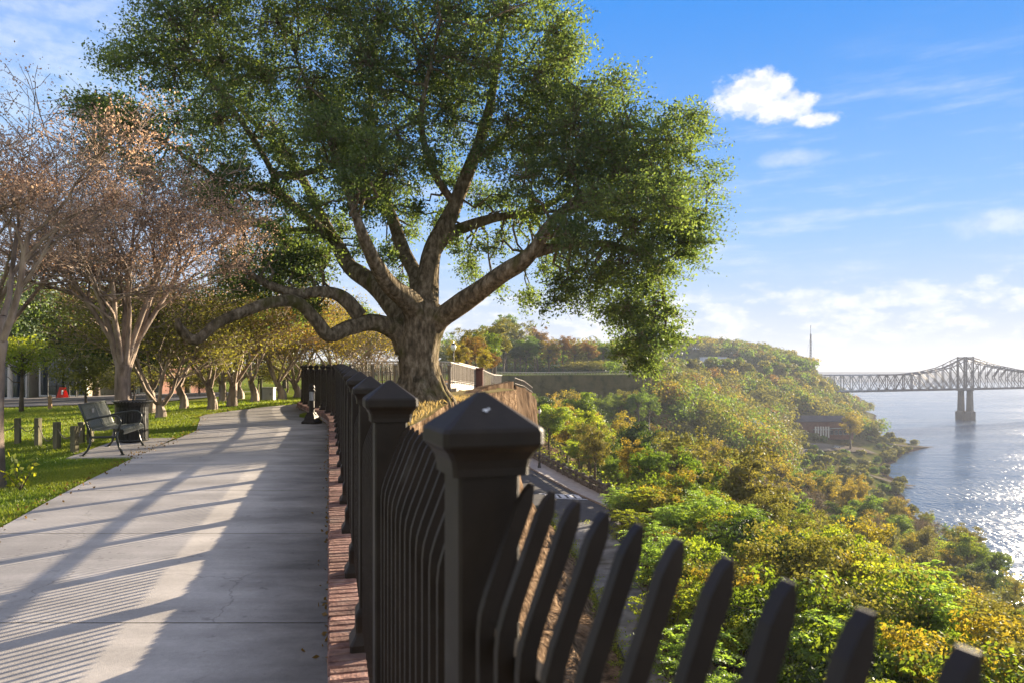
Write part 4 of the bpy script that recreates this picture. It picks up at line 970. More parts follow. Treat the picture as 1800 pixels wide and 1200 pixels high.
def myrtle(seed, h=4.8, spread=2.4, stems=6, fork=.9, lean=0.0, r0=.13, depth=4, nseed=9000, minr=.005, leafm='lf_myrtle', lsz=.035, flat=.8, dens=(3, 5), leaf_bias=.6, straight=.65, outw=.28):
    """returns (trunk mesh builder, leaf points) about the origin: vase-shaped multi-stem tree"""
    rr = random.Random(seed); b = MB(); ends = []
    b.tube(smooth_path([(0, 0, -.1), (.02, .01, fork*.3), (lean*.3, 0, fork*.7), (lean*.5, 0, fork)], 3), [r0*1.45]*1+list(np.linspace(r0*1.15, r0*.7, 9)), 12, rough=.5)
    def grow(p, d, L, r, lev):
        n = 4 if lev < 2 else 3; path = [p]; q = p.copy(); dd = d.copy()
        for k in range(n):
            dd = (dd+Vector((rr.gauss(0, .17), rr.gauss(0, .17), rr.gauss(0, .10)+.03))*(1.0 if lev else .5)).normalized()
            q = q+dd*(L/n); path.append(q.copy())
        b.tube(path, list(np.linspace(r, max(minr, r*.62), n+1)), 7 if lev == 0 else (5 if lev == 1 else 3), cap=False)
        if lev >= depth-1:
            ends.append((q.copy(), dd.copy())); ends.append((path[-2], dd.copy())); return
        for c in range(rr.randint(*dens)):
            t = rr.uniform(.45, 1.0); a = path[min(n, int(t*n+.5))]
            nd = (dd+Vector((rr.gauss(0, 1), rr.gauss(0, 1), rr.gauss(0, .5)))*straight)
            out = Vector((a.x, a.y, 0))
            if out.length > .05: nd += out.normalized()*outw
            nd.z = nd.z*flat+.08; nd.normalize()
            grow(a, nd, L*rr.uniform(.5, .8), max(minr, r*rr.uniform(.42, .6)), lev+1)
    for s in range(stems):
        a = 2*math.pi*(s+rr.uniform(-.3, .3))/stems; tilt = rr.uniform(.28, .75)*spread/2.2
        d = Vector((math.cos(a)*tilt, math.sin(a)*tilt, 1)).normalized()
        sv = fork*rr.uniform(.62, .9); st_ = Vector((lean*sv/fork*.5, 0, sv)); kn = st_+Vector((math.cos(a)*r0*1.1, math.sin(a)*r0*1.1, fork*.22)); rs = r0*rr.uniform(.36, .5)
        b.tube(smooth_path([st_-Vector((0, 0, .15)), st_+Vector((math.cos(a)*r0*.35, math.sin(a)*r0*.35, .06)), kn], 3), list(np.linspace(r0*.55, rs, 7)), 8, rough=.4)
        grow(kn, d, (h-fork)*rr.uniform(.42, .56), rs, 0)
    E = np.array([tuple(e[0]) for e in ends]); idx = rng.integers(0, len(E), nseed)
    P_ = E[idx]+rng.normal(size=(nseed, 3))*np.array([.10, .10, .09])*leaf_bias*1.6
    v = np.clip(rng.normal(.5, .28, nseed), 0, 1)
    return b, P_, v
def myrtle_tree(seed, loc, label, group, mt_leaf='lf_myrtle', lsz=.035, rz=0, bark='myrtle_bark', **k):
    b, P_, v = myrtle(seed, **k)
    r = thing('crepe_myrtle', loc, label, 'tree', group, rz)
    link('trunk', b.mesh('trunk', M[bark], True), r)
    link('crown', leaves('crown', P_, rng.uniform(lsz*.6, lsz*1.3, len(P_)), M[mt_leaf], .55, v), r)
    return r
GM = 'crepe myrtles lining the path'
x, y = -6.42, 9.4
myrtle_tree(3, (x-.22, y, ground(x, y)-.02), 'nearest crepe myrtle at the left edge with pale bark and brown seed heads', GM, h=4.7, spread=1.9, outw=.15, stems=4, fork=2.0, lean=.2, r0=.11, depth=6, nseed=17000, minr=.0036, dens=(3, 4))
x, y = xy(216, 15.8), 15.8
myrtle_tree(11, (x, y, ground(x, y)), 'bare vase-shaped crepe myrtle behind the litter bin, full of pinkish seed heads', GM, h=6.0, spread=1.7, outw=.05, stems=9, fork=1.75, lean=.0, r0=.15, depth=5, nseed=36000, minr=.0055, dens=(4, 5), lsz=.048, straight=.6, leaf_bias=1.0)
x, y = xy(120, 20.5), 20.5
myrtle_tree(17, (xy(-70, 15), 15, ground(xy(-70, 15), 15)), 'crepe myrtle cropped by the left edge of the photo with lavender brown twigs', GM, h=7.0, spread=2.2, outw=.15, stems=7, fork=1.3, r0=.13, depth=5, nseed=15000, minr=.0055, dens=(3, 4), lsz=.05, leaf_bias=.9)
mk = [(281, 21.8, 'lf_olive', 4.3, .45, 'low-forking crepe myrtle just right of the litter bin'),
      (262, 24, 'lf_olive', 4.8, .9, 'dark-trunked crepe myrtle directly behind the low-forking one'),
      (322, 26, 'lf_dark', 4.8, 1.0, 'crepe myrtle with a plain straight trunk between the low-forking one and the swollen one'),
      (372, 24.6, 'lf_olive', 5.0, .95, 'crepe myrtle with swollen sunlit trunk at the far left corner of the path'),
      (407, 26.5, 'lf_rust', 5.0, .9, 'crepe myrtle with a spread fork beside the far path edge, left of the dark-stumped one'),
      (391, 33, 'lf_olive', 4.8, .9, 'small crepe myrtle seen between the two at the path corner'),
      (422, 36, 'lf_gold', 5.0, .7, 'V-forked crepe myrtle in the second row on the lawn'),
      (447, 30, 'lf_rust', 5.0, 1.0, 'crepe myrtle just left of the grey utility cabinet'),
      (495, 33, 'lf_gold', 5.2, .8, 'golden crepe myrtle just right of the grey utility cabinet'),
      (523, 36, 'lf_gold', 5.2, .8, 'golden crepe myrtle touching the left end of the dark fence'),
      (592, 35, 'lf_gold', 4.8, .9, 'crepe myrtle rising over the fence bend, nearest the oak limb'),
      (640, 39, 'lf_grey', 4.8, .9, 'bare brownish crepe myrtle between the fence bend and the oak trunk'),
      (545, 42, 'lf_grey', 5.4, .9, 'pale twiggy crepe myrtle far behind the left end of the fence')]
rr_m = random.Random(12)
for i, (px, d, lm, h, fk, lab) in enumerate(mk):
    x = xy(px, d)
    myrtle_tree(30+i, (x, d, ground(x, d)), lab, GM, mt_leaf=lm, h=h, spread=3.0, stems=6, fork=fk, r0=rr_m.uniform(.10, .145) if fk > .5 else .11, lean=rr_m.uniform(-.5, .5), depth=4, nseed=9500, minr=.009, dens=(4, 5), lsz=.085, leaf_bias=1.5)

def gtree(seed, h, w, mt, nclump=70, per=60, lsz=.22, bark='bark_mid', trunk_h=.3, shape='round', clump_r=.16, twiggy=False, r_trunk=None):
    """generic tree about origin; returns trunk mesh, crown mesh"""
    rr = random.Random(seed); b = MB(); th = h*trunk_h; rt_ = r_trunk or h*.022
    b.tube([(0, 0, -.5), (0, 0, th*.4), (rr.uniform(-.1, .1)*h*.2, rr.uniform(-.1, .1)*h*.2, th), (0, 0, h*.72)], [rt_*1.4, rt_, rt_*.85, rt_*.25], 7, rough=.2)
    pts, var, nr = [], [], []; cz = th+(h-th)*.5; ch = (h-th)*.5
    lobes = [(rr.uniform(0, 6.28), rr.uniform(.15, .5), rr.uniform(-.5, .75), rr.uniform(.45, .75)) for _ in range(9)]
    for k in range(nclump):
        a, ro, zo, lr = lobes[k % 9]
        d = Vector((rr.gauss(0, 1), rr.gauss(0, 1), rr.gauss(0, 1))).normalized()*(rr.uniform(.55, 1.0))
        if shape == 'flat': zo *= .5
        q = Vector((math.cos(a)*ro*w, math.sin(a)*ro*w, cz+zo*ch*.75))+Vector((d.x*w*.5*lr, d.y*w*.5*lr, d.z*ch*lr*.8))
        if shape == 'cone': f = 1-.75*max(0, (q.z-th)/(h-th)); q.x *= f; q.y *= f
        if q.z < th*.5: q.z = th*.5
        if rr.random() < .45: b.tube(bez((0, 0, min(q.z*.75, h*.6)), q, 3, .05, .3, seed*100+k), [rt_*.35, rt_*.22, rt_*.14, rt_*.06], 4, cap=False)
        s = clump_r*w*rr.uniform(.6, 1.15)
        if twiggy:
            for j in range(5):
                e = q+Vector((rr.gauss(0, 1)*s, rr.gauss(0, 1)*s, abs(rr.gauss(0, 1))*s)); b.tube([q, (q+e)/2+Vector((0, 0, .05)), e], [rt_*.12, rt_*.08, rt_*.05], 3, cap=False)
        u = rng.normal(size=(per, 3)); u /= np.linalg.norm(u, axis=1)[:, None]; u[:, 2] = np.where(rng.random(per) < .6, np.abs(u[:, 2]), u[:, 2])
        pts.append(u*(rng.random((per, 1))**.4)*np.array([s, s, s*.75])*1.05+np.array(q)); cv = rr.uniform(-.22, .22)
        oc = np.array((q.x, q.y, q.z-cz)); oc = oc/(np.linalg.norm(oc)+1e-6); nr.append(u+oc*.5)
        var.append(np.clip(rng.normal(.45+cv, .2, per), 0, 1))
    pts = np.concatenate(pts); var = np.concatenate(var)
    return b.mesh('trunk', M[bark], True), leaves('crown', pts, rng.uniform(lsz*.6, lsz*1.25, len(pts)), M[mt], .6, var, nrm=np.concatenate(nr))
KINDS = {}
def kind(key, word, *a, **k): KINDS[key] = (word,)+gtree(*a, **k)
for v in range(2):
    kind(f'green{v}', 'mid-green leafy', 100+v, 7.5, 3.4, 'lf_green', 95, 75, .20)
    kind(f'lime{v}', 'bright yellow-green', 110+v, 7.0, 3.6, 'lf_lime', 95, 75, .20)
    kind(f'gold{v}', 'golden-leaved', 120+v, 8.0, 3.4, 'lf_gold', 90, 60, .20)
    kind(f'olive{v}', 'dull olive', 130+v, 7.5, 3.8, 'lf_olive', 95, 75, .20)
    kind(f'rust{v}', 'russet brown', 140+v, 7.5, 3.4, 'lf_rust', 90, 60, .19)
kind('dark0', 'dark green dense', 150, 7.5, 3.8, 'lf_dark', 110, 75, .20)
kind('grey0', 'thin grey-brown twiggy', 160, 7.0, 3.6, 'lf_grey', 90, 34, .13, twiggy=True)
def proj(x, y, z): return 900+x/y*F, HZ-(z-EYE)/y*F
PLACED = []
def place(key, x, y, s, zone, group, z=None, sz=None, name='slope_tree'):
    word, tm, cm = KINDS[key]
    z = ter(x, y) if z is None else z
    o = thing(name, (x, y, z), None, 'tree', group, random.uniform(0, 6.28)); o.scale = (s, s, s*(sz or random.uniform(.85, 1.15)))
    link('trunk', tm, o); link('crown', cm, o); ORG[o.name] = Vector((x, y, z))
    PLACED.append((o, word, zone, x, y)); return o
# slope woods: individual trees from the guard wall down to the river
rt3 = random.Random(5)
cand = []
keys_near = ['lime0', 'lime1', 'green0', 'green1', 'gold0', 'olive0', 'lime0', 'green0', 'gold1', 'olive1']
keys_mid = ['olive0', 'olive1', 'green0', 'green1', 'gold0', 'lime0', 'green1', 'olive1', 'grey0', 'lime1', 'olive0', 'dark0', 'green0', 'lime0', 'gold1']
pos = []
def free(x, y, s): return all((x-a)**2+(y-c)**2 > (s*.5+q*.5)**2 for a, c, q in pos)
def env(px, y):
    if y < 300: e = lerp(px, [900, 940, 1150, 1250, 1350, 1390, 1400, 1450, 1500, 1540, 1600, 1650, 1720, 1760, 1800, 1900], [700, 690, 668, 655, 668, 705, 775, 785, 800, 850, 885, 905, 925, 965, 1060, 1120])
    else: e = lerp(px, [880, 1150, 1190, 1230, 1300, 1350, 1400, 1440, 1500, 1560, 1700], [668, 657, 650, 641, 648, 656, 662, 668, 688, 700, 705])
    return e
def top_ok(x, y, ztop):
    px, py = proj(x, y, ztop); return py >= env(px, y)
def zone_of(x, y):
    px, _ = proj(x, y, 0)
    if y < 45: return 'on the near slope below the fence'
    if y < 80: return 'just beyond the lower guard wall'
    if y < 130: return 'on the middle of the wooded slope'
    return 'on the wooded slope below the far bluff' if px < 1300 else 'on the lower slope towards the river'
# hand-placed landmark trees
LM = [('dark0', 1137, 92, 1.45), ('lime0', 1035, 88, 1.3), ('gold0', 1368, 190, 2.6), ('green0', 1010, 120, 1.5), ('grey0', 1195, 84, 1.35), ('olive0', 1315, 58, 1.35), ('dark0', 1345, 64, 1.1), ('gold1', 1110, 66, .75), ('gold0', 1190, 50, .6), ('lime1', 965, 100, 1.2), ('dark0', 1180, 150, 1.6), ('gold1', 1495, 420, 3.2), ('rust1', 1255, 120, 1.4), ('dark0', 1555, 75, 1.15)]
for key, px, d, s in LM:
    x = xy(px, d); pos.append((x, d, 4.5*s)); place(key, x, d, s, zone_of(x, d), 'trees on the river slope')
for k, px in enumerate(range(930, 1150, 15)):
    d = random.uniform(195, 222); x = xy(px+random.uniform(-4, 4), d); top = EYE-(random.uniform(680, 694)-HZ)*d/F; zb = ter(x, d)
    sc_ = min(1.6, max(.7, (top-zb)/7.4)); place(random.choice(['olive0', 'green0', 'olive1', 'lime0', 'green1', 'dark0']), x, d, sc_, zone_of(x, d), 'trees on the river slope', z=top-7.4*sc_, sz=1.0); pos.append((x, d, 6))
tries = 0
while tries < 26000 and len(PLACED) < 292:
    tries += 1
    y = rt3.uniform(16, 100)if rt3.random() < .5 else rt3.uniform(90, 225)
    px = rt3.uniform(900, 1900); x = xy(px, y)
    lo = OW(y)+1.8 if y < 118 else XB(y)+3
    if x < lo or x > XS(y)-5: continue
    if y < 118 and 90 < y and x < OW(y)+3: continue
    s = (4.2 if y < 100 else 4.2+(y-100)*.03)
    if not free(x, y, s): continue
    pos.append((x, y, s)); sc = s/4.2*rt3.uniform(.85, 1.3)
    if y < 55 : sc *= .75
    if y < 90 and x-lo < 6: sc *= .62
    t = (x-lo)/(XS(y)-lo)
    key = rt3.choice(keys_near if y < 60 else keys_mid)
    while sc > .35 and not top_ok(x, y, ter(x, y)+7.4*sc): sc *= .85
    if sc <= .35: pos.pop(); continue
    place(key, x, y, sc, zone_of(x, y), 'trees on the river slope')
print('slope trees', len(PLACED), tries)
ORD = ['leftmost', 'second from the left', 'third from the left', 'fourth from the left', 'fifth from the left', 'sixth from the left', 'seventh from the left', 'eighth from the left', 'ninth from the left', 'tenth from the left']
def number(n):
    if n < 10: return ORD[n]
    tens = ['', '', 'twenty', 'thirty', 'forty', 'fifty', 'sixty', 'seventy', 'eighty']
    u = ['', 'first', 'second', 'third', 'fourth', 'fifth', 'sixth', 'seventh', 'eighth', 'ninth', 'tenth', 'eleventh', 'twelfth', 'thirteenth', 'fourteenth', 'fifteenth', 'sixteenth', 'seventeenth', 'eighteenth', 'nineteenth']
    n += 1
    if n < 20: return u[n]+' from the left'
    return (tens[n//10]+('-'+u[n % 10] if n % 10 else '').replace('twenty-', 'twenty-'))+' from the left'
def label_placed():
    g = {}
    for o, w, zn, x, y in PLACED: g.setdefault((w, zn), []).append((x/y, o))
    for (w, zn), l in g.items():
        l.sort(key=lambda q: q[0])
        for i, (_, o) in enumerate(l):
            o['label'] = (f'{w} tree {zn}' if len(l) == 1 else f'{w} tree {zn}, {number(i)}')
label_placed(); N0 = len(PLACED)

# trees on top of the bluff, far left background and behind the footbridge
PLACED.clear()
kind('bigdark0', 'tall dark evergreen', 170, 9.5, 7.0, 'lf_dark', 190, 80, .26, trunk_h=.22)
kind('bigdark1', 'broad deep-green', 171, 8.5, 7.5, 'lf_oak', 190, 80, .24, trunk_h=.22)
for (key, px, d, s) in [('bigdark0', -60, 50, 1.0), ('bigdark1', 60, 56, 1.05), ('bigdark0', 170, 46, .85), ('bigdark1', 250, 60, 1.0), ('bigdark0', 330, 52, .85), ('bigdark1', 420, 62, .9), ('bigdark0', 500, 70, .95), ('bigdark1', -10, 40, .8), ('bigdark1', 640, 75, .95), ('bigdark0', 720, 90, .9), ('bigdark0', 215, 36, .6)]:
    x = xy(px, d); place(key, x, d, s, 'at the back of the park', 'park trees behind the lawn', name='park_tree', sz=1)
# sapling with bright leaves by the street
kind('sap', 'small bright-leaved', 180, 3.2, 2.4, 'lf_lime', 60, 40, .11, trunk_h=.35, r_trunk=.07)
place('sap', xy(38, 27.5), 27.5, 1.0, 'beside the street at the far left', 'park trees behind the lawn', name='park_tree', sz=1)
kind('shrub', 'low leafy', 181, 2.4, 2.6, 'lf_olive', 70, 45, .10, trunk_h=.08)
place('shrub', xy(150, 26), 26, 1.0, 'at the street edge behind the bench', 'park trees behind the lawn', name='park_shrub', sz=.9)
place('shrub', xy(235, 38), 38, 1.0, 'on the lawn far behind the bin', 'park trees behind the lawn', name='park_shrub', sz=.6)
for px, d, s_, w_ in [(205, 41, 1.1, 'fifth'), (270, 43, 1.2, 'a'), (385, 46, 1.3, 'b'), (420, 47, 1.2, 'c'), (455, 45, 1.2, 'd'), (505, 48, 1.3, 'e'), (540, 50, 1.3, 'f'), (575, 52, 1.3, 'g')]:
    place('shrub', xy(px, d), d, s_, 'in the hedge line behind the myrtle trunks', 'park trees behind the lawn', name='park_shrub', sz=.75)
place('shrub', xy(350, 44), 44, 1.2, 'at the back between the myrtle trunks', 'park trees behind the lawn', name='park_shrub', sz=.5)
place('shrub', xy(300, 46), 46, 1.2, 'at the back left of the straight-trunked myrtle', 'park trees behind the lawn', name='park_shrub', sz=.5)
# group behind the footbridge and along the far bluff wall
for (key, px, d, s) in [('gold1', 805, 75, .62), ('rust0', 835, 80, .66), ('olive0', 820, 95, .95), ('green1', 850, 110, 1.25), ('olive1', 870, 130, 1.4), ('gold0', 850, 70, .45), ('rust1', 865, 90, .55)]:
    place(key, xy(px, d), d, s, 'behind the sloping footbridge', 'trees along the top of the bluff', z=.3, name='bluff_tree')
row = [('dark0', 885, 265, 2.1), ('olive0', 905, 275, 2.5), ('green0', 925, 262, 1.9), ('dark0', 915, 258, 1.5), ('gold0', 965, 268, 1.9), ('dark0', 940, 270, 1.6), ('rust0', 990, 272, 1.9), ('olive1', 1010, 280, 2.0), ('rust1', 1035, 276, 1.7), ('green1', 1060, 290, 1.7), ('gold1', 1085, 280, 1.3), ('olive0', 1105, 285, 1.5), ('green0', 890, 290, 2.9), ('rust1', 945, 290, 2.4), ('dark0', 860, 250, 2.0), ('dark0', 868, 225, 1.6), ('olive0', 1130, 300, 1.5)]
for (key, px, d, s) in row: place(key, xy(px, d), d, s, 'above the far retaining wall', 'trees along the top of the bluff', z=ground(0, d), name='bluff_tree')
kind('dome', 'clipped dome-shaped olive', 190, 3.4, 5.2, 'lf_olive', 90, 60, .25, trunk_h=.12, shape='flat')
for (px, d, s) in [(1012, 256, 1.7), (1046, 256, 1.8), (1082, 262, 1.6)]: place('dome', xy(px, d), d, s, 'behind the white railing of the far wall', 'trees along the top of the bluff', z=.8, sz=.8, name='bluff_tree')
label_placed()

# far woods as one mass
def far_wood():
    lo = {}
    pts, var, nrs = [], [], []
    rr = random.Random(9)
    n = 0
    def tree_at(x, y, z, h, w, sink=0):
        nonlocal n
        m = 14; per = 26 if y < 420 else 16
        for k in range(m):
            d = Vector((rr.gauss(0, 1), rr.gauss(0, 1), rr.gauss(0, 1))).normalized()*rr.uniform(.5, 1)
            c = np.array((x+d.x*w*.42, y+d.y*w*.42, z+h*.55+d.z*h*.36)); s = w*.15
            u = rng.normal(size=(per, 3)); u /= np.linalg.norm(u, axis=1)[:, None]; u[:, 2] = np.where(rng.random(per) < .7, np.abs(u[:, 2]), u[:, 2])
            pts.append(u*s*1.7+c); nrs.append(u+np.array(tuple(d))*.6); var.append((np.clip(rng.normal(.45+rr.uniform(-.15, .15), .15, per), 0, 1), hue))
        n += 1
    # slope beyond y=225
    T = 0
    while T < 900:
        T += 1
        y = 225+(rr.random()**1.5)*640; x = rr.uniform(XB(y)+2, XS(y)-lerp(y, [225, 400, 520, 700, 860], [10, 38, 30, 22, 12]))
        if x < XB(y): continue
        px, _ = proj(x, y, 0)
        if px > 1820 or px < 880: continue
        if 380 < y < 462 and px > 1392: continue
        if y < 380 and px > 1440: continue
        hue = rr.random(); h_ = rr.uniform(9, 14); zb = slope(x, y)
        if y > 560 and not top_ok(x, y, zb+h_-6): continue
        while h_ > 3 and y <= 560 and not top_ok(x, y, zb+h_): h_ *= .85
        if h_ <= 3 or (y < 415 and px > 1392): continue
        tree_at(x, y, zb, h_, h_*rr.uniform(.8, 1.05))
    for _ in range(260):            # scrub on the bank
        y = rr.uniform(250, 620); x = XS(y)-rr.uniform(6, 60); px, _q = proj(x, y, 0)
        if x < XB(y) or px > 1800: continue
        if any(abs(px-a) < 26 and abs(y-c) < 14 for a, c in ((1555, 330), (1600, 478), (1480, 415), (1440, 400), (1520, 430))): continue
        hue = rr.random()*.75; tree_at(x, y, slope(x, y), rr.uniform(2, 4), rr.uniform(3, 6))
    for _ in range(520):            # scrub hugging the edge of the bluff
        y = rr.uniform(236, 900); px, _q = proj(XB(y), y, 0)
        x = XB(y)+rr.uniform(-3, 16); hue = rr.random()*.8
        tree_at(x, y, (slope(x, y) if x > XB(y) else ground(x, y))-.5, rr.uniform(3, 5.5), rr.uniform(5, 9))
    for _ in range(170):            # backing woods on the bluff top
        y = rr.uniform(295, 430); px = rr.uniform(780, 1150); x = xy(px, y)
        if x > XB(y): continue
        hue = rr.random(); tree_at(x, y, ground(x, y)-1, rr.uniform(10, 15)*(1.25 if px < 900 else 1), rr.uniform(9, 13))
    # top of the far hill
    for _ in range(420):
        y = rr.uniform(600, 820); x = rr.uniform(XB(y)-190, XB(y)+4); hue = .25+rr.random()*.7
        px, _ = proj(x, y, 0)
        if px < 1080: continue
        zt = hill(x, y)
        low = 1130 < px < 1300 and y < 640
        if low and proj(x, y, zt+4)[1] < 637: continue
        tree_at(x, y, zt, rr.uniform(2.5, 4) if low else rr.uniform(8, 15)*lerp(px, [1300, 1390, 1430], [1, .85, .5]), rr.uniform(9, 14)*(.6 if low else 1))
    P_ = np.concatenate(pts); V_ = np.concatenate([v[0] for v in var]); H = np.concatenate([np.full(len(v[0]), v[1]) for v in var])
    print('far wood leaves', len(P_), n)
    bins = [(0, .3, 'lf_olive', 'green olive'), (.3, .55, 'lf_green', 'green'), (.55, .8, 'lf_rust', 'russet'), (.8, 1.01, 'lf_gold', 'golden')]
    names = []
    obj = None; meshes = []
    sizes = rng.uniform(.7, 1.25, len(P_))*np.interp(P_[:, 1], [225, 400, 800], [.7, 1.1, 1.8])
    me = leaves('far_wood', P_, sizes, M['lf_olive'], .8, V_, nrm=np.concatenate(nrs), nmix=.35)
    for bmt in ('lf_green', 'lf_rust', 'lf_gold'): me.materials.append(M[bmt])
    idx = np.digitize(H, [.52, .82, .90]).astype(np.int32); me.polygons.foreach_set('material_index', idx)
    o = link('distant_wood', me); tag(o, 'distant autumn woods covering the lower bluffs and the far hill', 'wood', None, 'stuff')
def hill(x, y):
    f = lerp(x-XB(y), [-110, -40, 0], [1, .8, .3])
    return ground(x, y)-.1+f*(lerp(y, [560, 605, 720, 900], [0, .3, 9, 9])+lerp(y, [600, 720], [0, 5])*math.exp(-((x-170)/110)**2))
hb = MB(); n = 26
hy = list(np.arange(560, 1000, 20))
for y in hy:
    for i in range(n+1):
        x = XB(y)-320+(320)*i/n+.0; hb.v.append((x, y, hill(x, y)-(6 if i == 0 else 0) if i < n else ground(XB(y), y)-.2))
for j in range(len(hy)-1):
    for i in range(n): hb.f.append((j*(n+1)+i, j*(n+1)+i+1, (j+1)*(n+1)+i+1, (j+1)*(n+1)+i)); hb.m.append(0)
tag(hb.build('hill', M['hillgrass'], smooth=True), kind='structure')
far_wood()

# ---------------------------------------------------------------- undergrowth
def scatter_under():
    pts, sz, vr = [], [], []
    rr = random.Random(21); n = 0; idx = []
    for _ in range(5200):
        y = rr.uniform(12, 120) if rr.random() < .75 else rr.uniform(100, 240); px = rr.uniform(905, 1850); x = xy(px, y)
        lo = OW(y)+1.0 if y < 118 else XB(y)+1
        if x < lo or x > XS(y)-2: continue
        z = ter(x, y); s = rr.uniform(.7, 1.3)*(1 if y < 100 else 1.8); m = 34; cv = rr.uniform(-.25, .25)
        pts.append(rng.normal(size=(m, 3))*np.array([s, s, s*.55])*.6+np.array((x, y, z+s*.5))); vr.append(np.clip(rng.normal(.45+cv, .22, m), 0, 1)); sz.append(np.full(m, .16 if y < 60 else (.24 if y < 110 else .4)))
        idx.append(np.full(m, rr.choice([0, 0, 1, 1, 2, 3])))
    P_ = np.concatenate(pts); me = leaves('underbrush', P_, np.concatenate(sz)*rng.uniform(.6, 1.3, len(P_)), M['lf_green'], .6, np.concatenate(vr))
    for k in ('lf_lime', 'lf_olive', 'lf_olive'): me.materials.append(M[k])
    me.polygons.foreach_set('material_index', np.concatenate(idx).astype(np.int32))
    tag(link('underbrush', me), 'tangled green and yellow underbrush filling the slope between the trees', 'undergrowth', None, 'stuff')
scatter_under()
# bushes between the lower road and its guard wall and below the pickets: individual shrubs
def frond_bush(seed, h, w, mt, nst=26):
    rr = random.Random(seed); b = MB(); pts, vr = [], []
    dirs = []
    for s in range(nst):
        a = rr.uniform(0, 6.28); tl = rr.uniform(.1, .9); top = Vector((math.cos(a)*tl*w*.5, math.sin(a)*tl*w*.5, h*rr.uniform(.55, 1.0)))
        path = bez((rr.uniform(-.2, .2), rr.uniform(-.2, .2), 0), top, 5, .08, .15, seed*77+s); b.tube(path, [.03, .024, .02, .015, .01, .006], 4, cap=False)
        for k in range(7):          # pinnate fronds around the upper stem
            o = path[rr.choice([3, 4, 5, 5])]; a2 = rr.uniform(0, 6.28); L = rr.uniform(.45, .8)
            d = Vector((math.cos(a2), math.sin(a2), rr.uniform(.1, .7))).normalized(); cv = rr.uniform(-.2, .25)
            side = d.cross(Vector((0, 0, 1))).normalized()
            for j in range(11):
                t = (j+1)/11; c = o+d*L*t+Vector((0, 0, -.35*L*t*t))
                for sg in (-1, 1): pts.append(tuple(c+side*sg*.055+Vector((rr.gauss(0, .008), rr.gauss(0, .008), -.01)))); dirs.append(tuple(side*sg*3.5+d*1.2+Vector((0, 0, -.5)))); vr.append(min(1, max(0, .5+cv+rr.gauss(0, .15))))
    P_ = np.array(pts); me = leaves('foliage', P_, rng.uniform(.10, .15, len(P_)), M[mt], .38, np.array(vr), droop=np.array(dirs))
    return b.mesh('stems', M['bark_mid'], True), me
kind('bushg', 'rounded leafy green', 201, 3.0, 3.4, 'lf_green', 70, 70, .15, trunk_h=.1, clump_r=.15)
kind('bushl', 'rounded yellow-green', 202, 3.0, 3.4, 'lf_lime', 70, 70, .14, trunk_h=.1, clump_r=.15)
kind('busho', 'dull olive leafy', 204, 3.0, 3.2, 'lf_olive', 65, 60, .13, trunk_h=.1, clump_r=.15)
kind('bushd', 'dark green leafy', 205, 3.2, 3.4, 'lf_dark', 70, 70, .15, trunk_h=.1, clump_r=.15)
kind('bushy', 'low golden-leaved', 203, 2.6, 3.2, 'lf_gold', 60, 60, .13, trunk_h=.1, clump_r=.15)
FB = [frond_bush(1, 2.8, 2.4, 'fern'), frond_bush(2, 3.2, 2.6, 'fern', 30), frond_bush(3, 2.6, 2.4, 'lf_lime', 30)]
def bush(kind_, x, y, s, z=None):
    tm, cm = FB[kind_]; z = ter(x, y) if z is None else z
    o = thing('sumac_bush', (x, y, z), None, 'bush', 'feathery bushes beside the lower road', random.uniform(0, 6.28)); o.scale = (s, s, s)
    link('stems', tm, o); link('foliage', cm, o); ORG[o.name] = Vector((x, y, z)); PLACED.append((o, ['feathery bright green', 'tall feathery green', 'yellow-green'][kind_], 'between the lower road and its guard wall' if y > 22 else 'in the bottom right foreground', x, y))
PLACED.clear()
rb = random.Random(4)
for k in range(17):
    y = rb.uniform(13, 48); lo = IW(y)+lerp(y, [13, 25, 40, 48], [3.2, 3.4, 4.6, 5.6]); hi = OW(y)+2
    x = rb.uniform(lo, hi); 
    if x/y > .8: continue
    bush(rb.choice([0, 1, 2]), x, y, rb.uniform(.8, 1.35))
for o, w, zn, x, y in PLACED: pass
for k in range(120):
    y = rb.uniform(11, 52); lo = max(IW(y)+lerp(y, [11, 25, 40, 48, 52], [3.6, 3.8, 4.8, 6, 7]), 0); hi = min(OW(y)+4, y*.78)
    if hi <= lo: continue
    x = rb.uniform(lo, hi)
    place(rb.choice(['bushg', 'bushl', 'bushy', 'bushg', 'bushl', 'busho', 'bushy', 'bushd']), x, y, rb.uniform(.7, 1.25), 'beside the lower road' if y > 22 else 'in the bottom right foreground', 'leafy bushes beside the lower road', name='leafy_bush'); PLACED[-1][0]['category'] = 'bush'
for i, (px, d, s_) in enumerate([(1078, 52, .75), (1098, 48, .9), (1112, 42, 1.0), (1138, 36, 1.1), (1150, 31, 1.1), (1178, 26, 1.15), (1205, 22, 1.1), (1250, 19, .95)]):
    bush(i % 3, xy(px, d), d, s_)
g = {}
for o, w, zn, x, y in PLACED: g.setdefault((w, zn), []).append((x/y, o))
for (w, zn), l in g.items():
    l.sort(key=lambda q: q[0])
    for i, (_, o) in enumerate(l): o['label'] = f'{w} bush {zn}, {number(i)}' if len(l) > 1 else f'{w} bush {zn}'

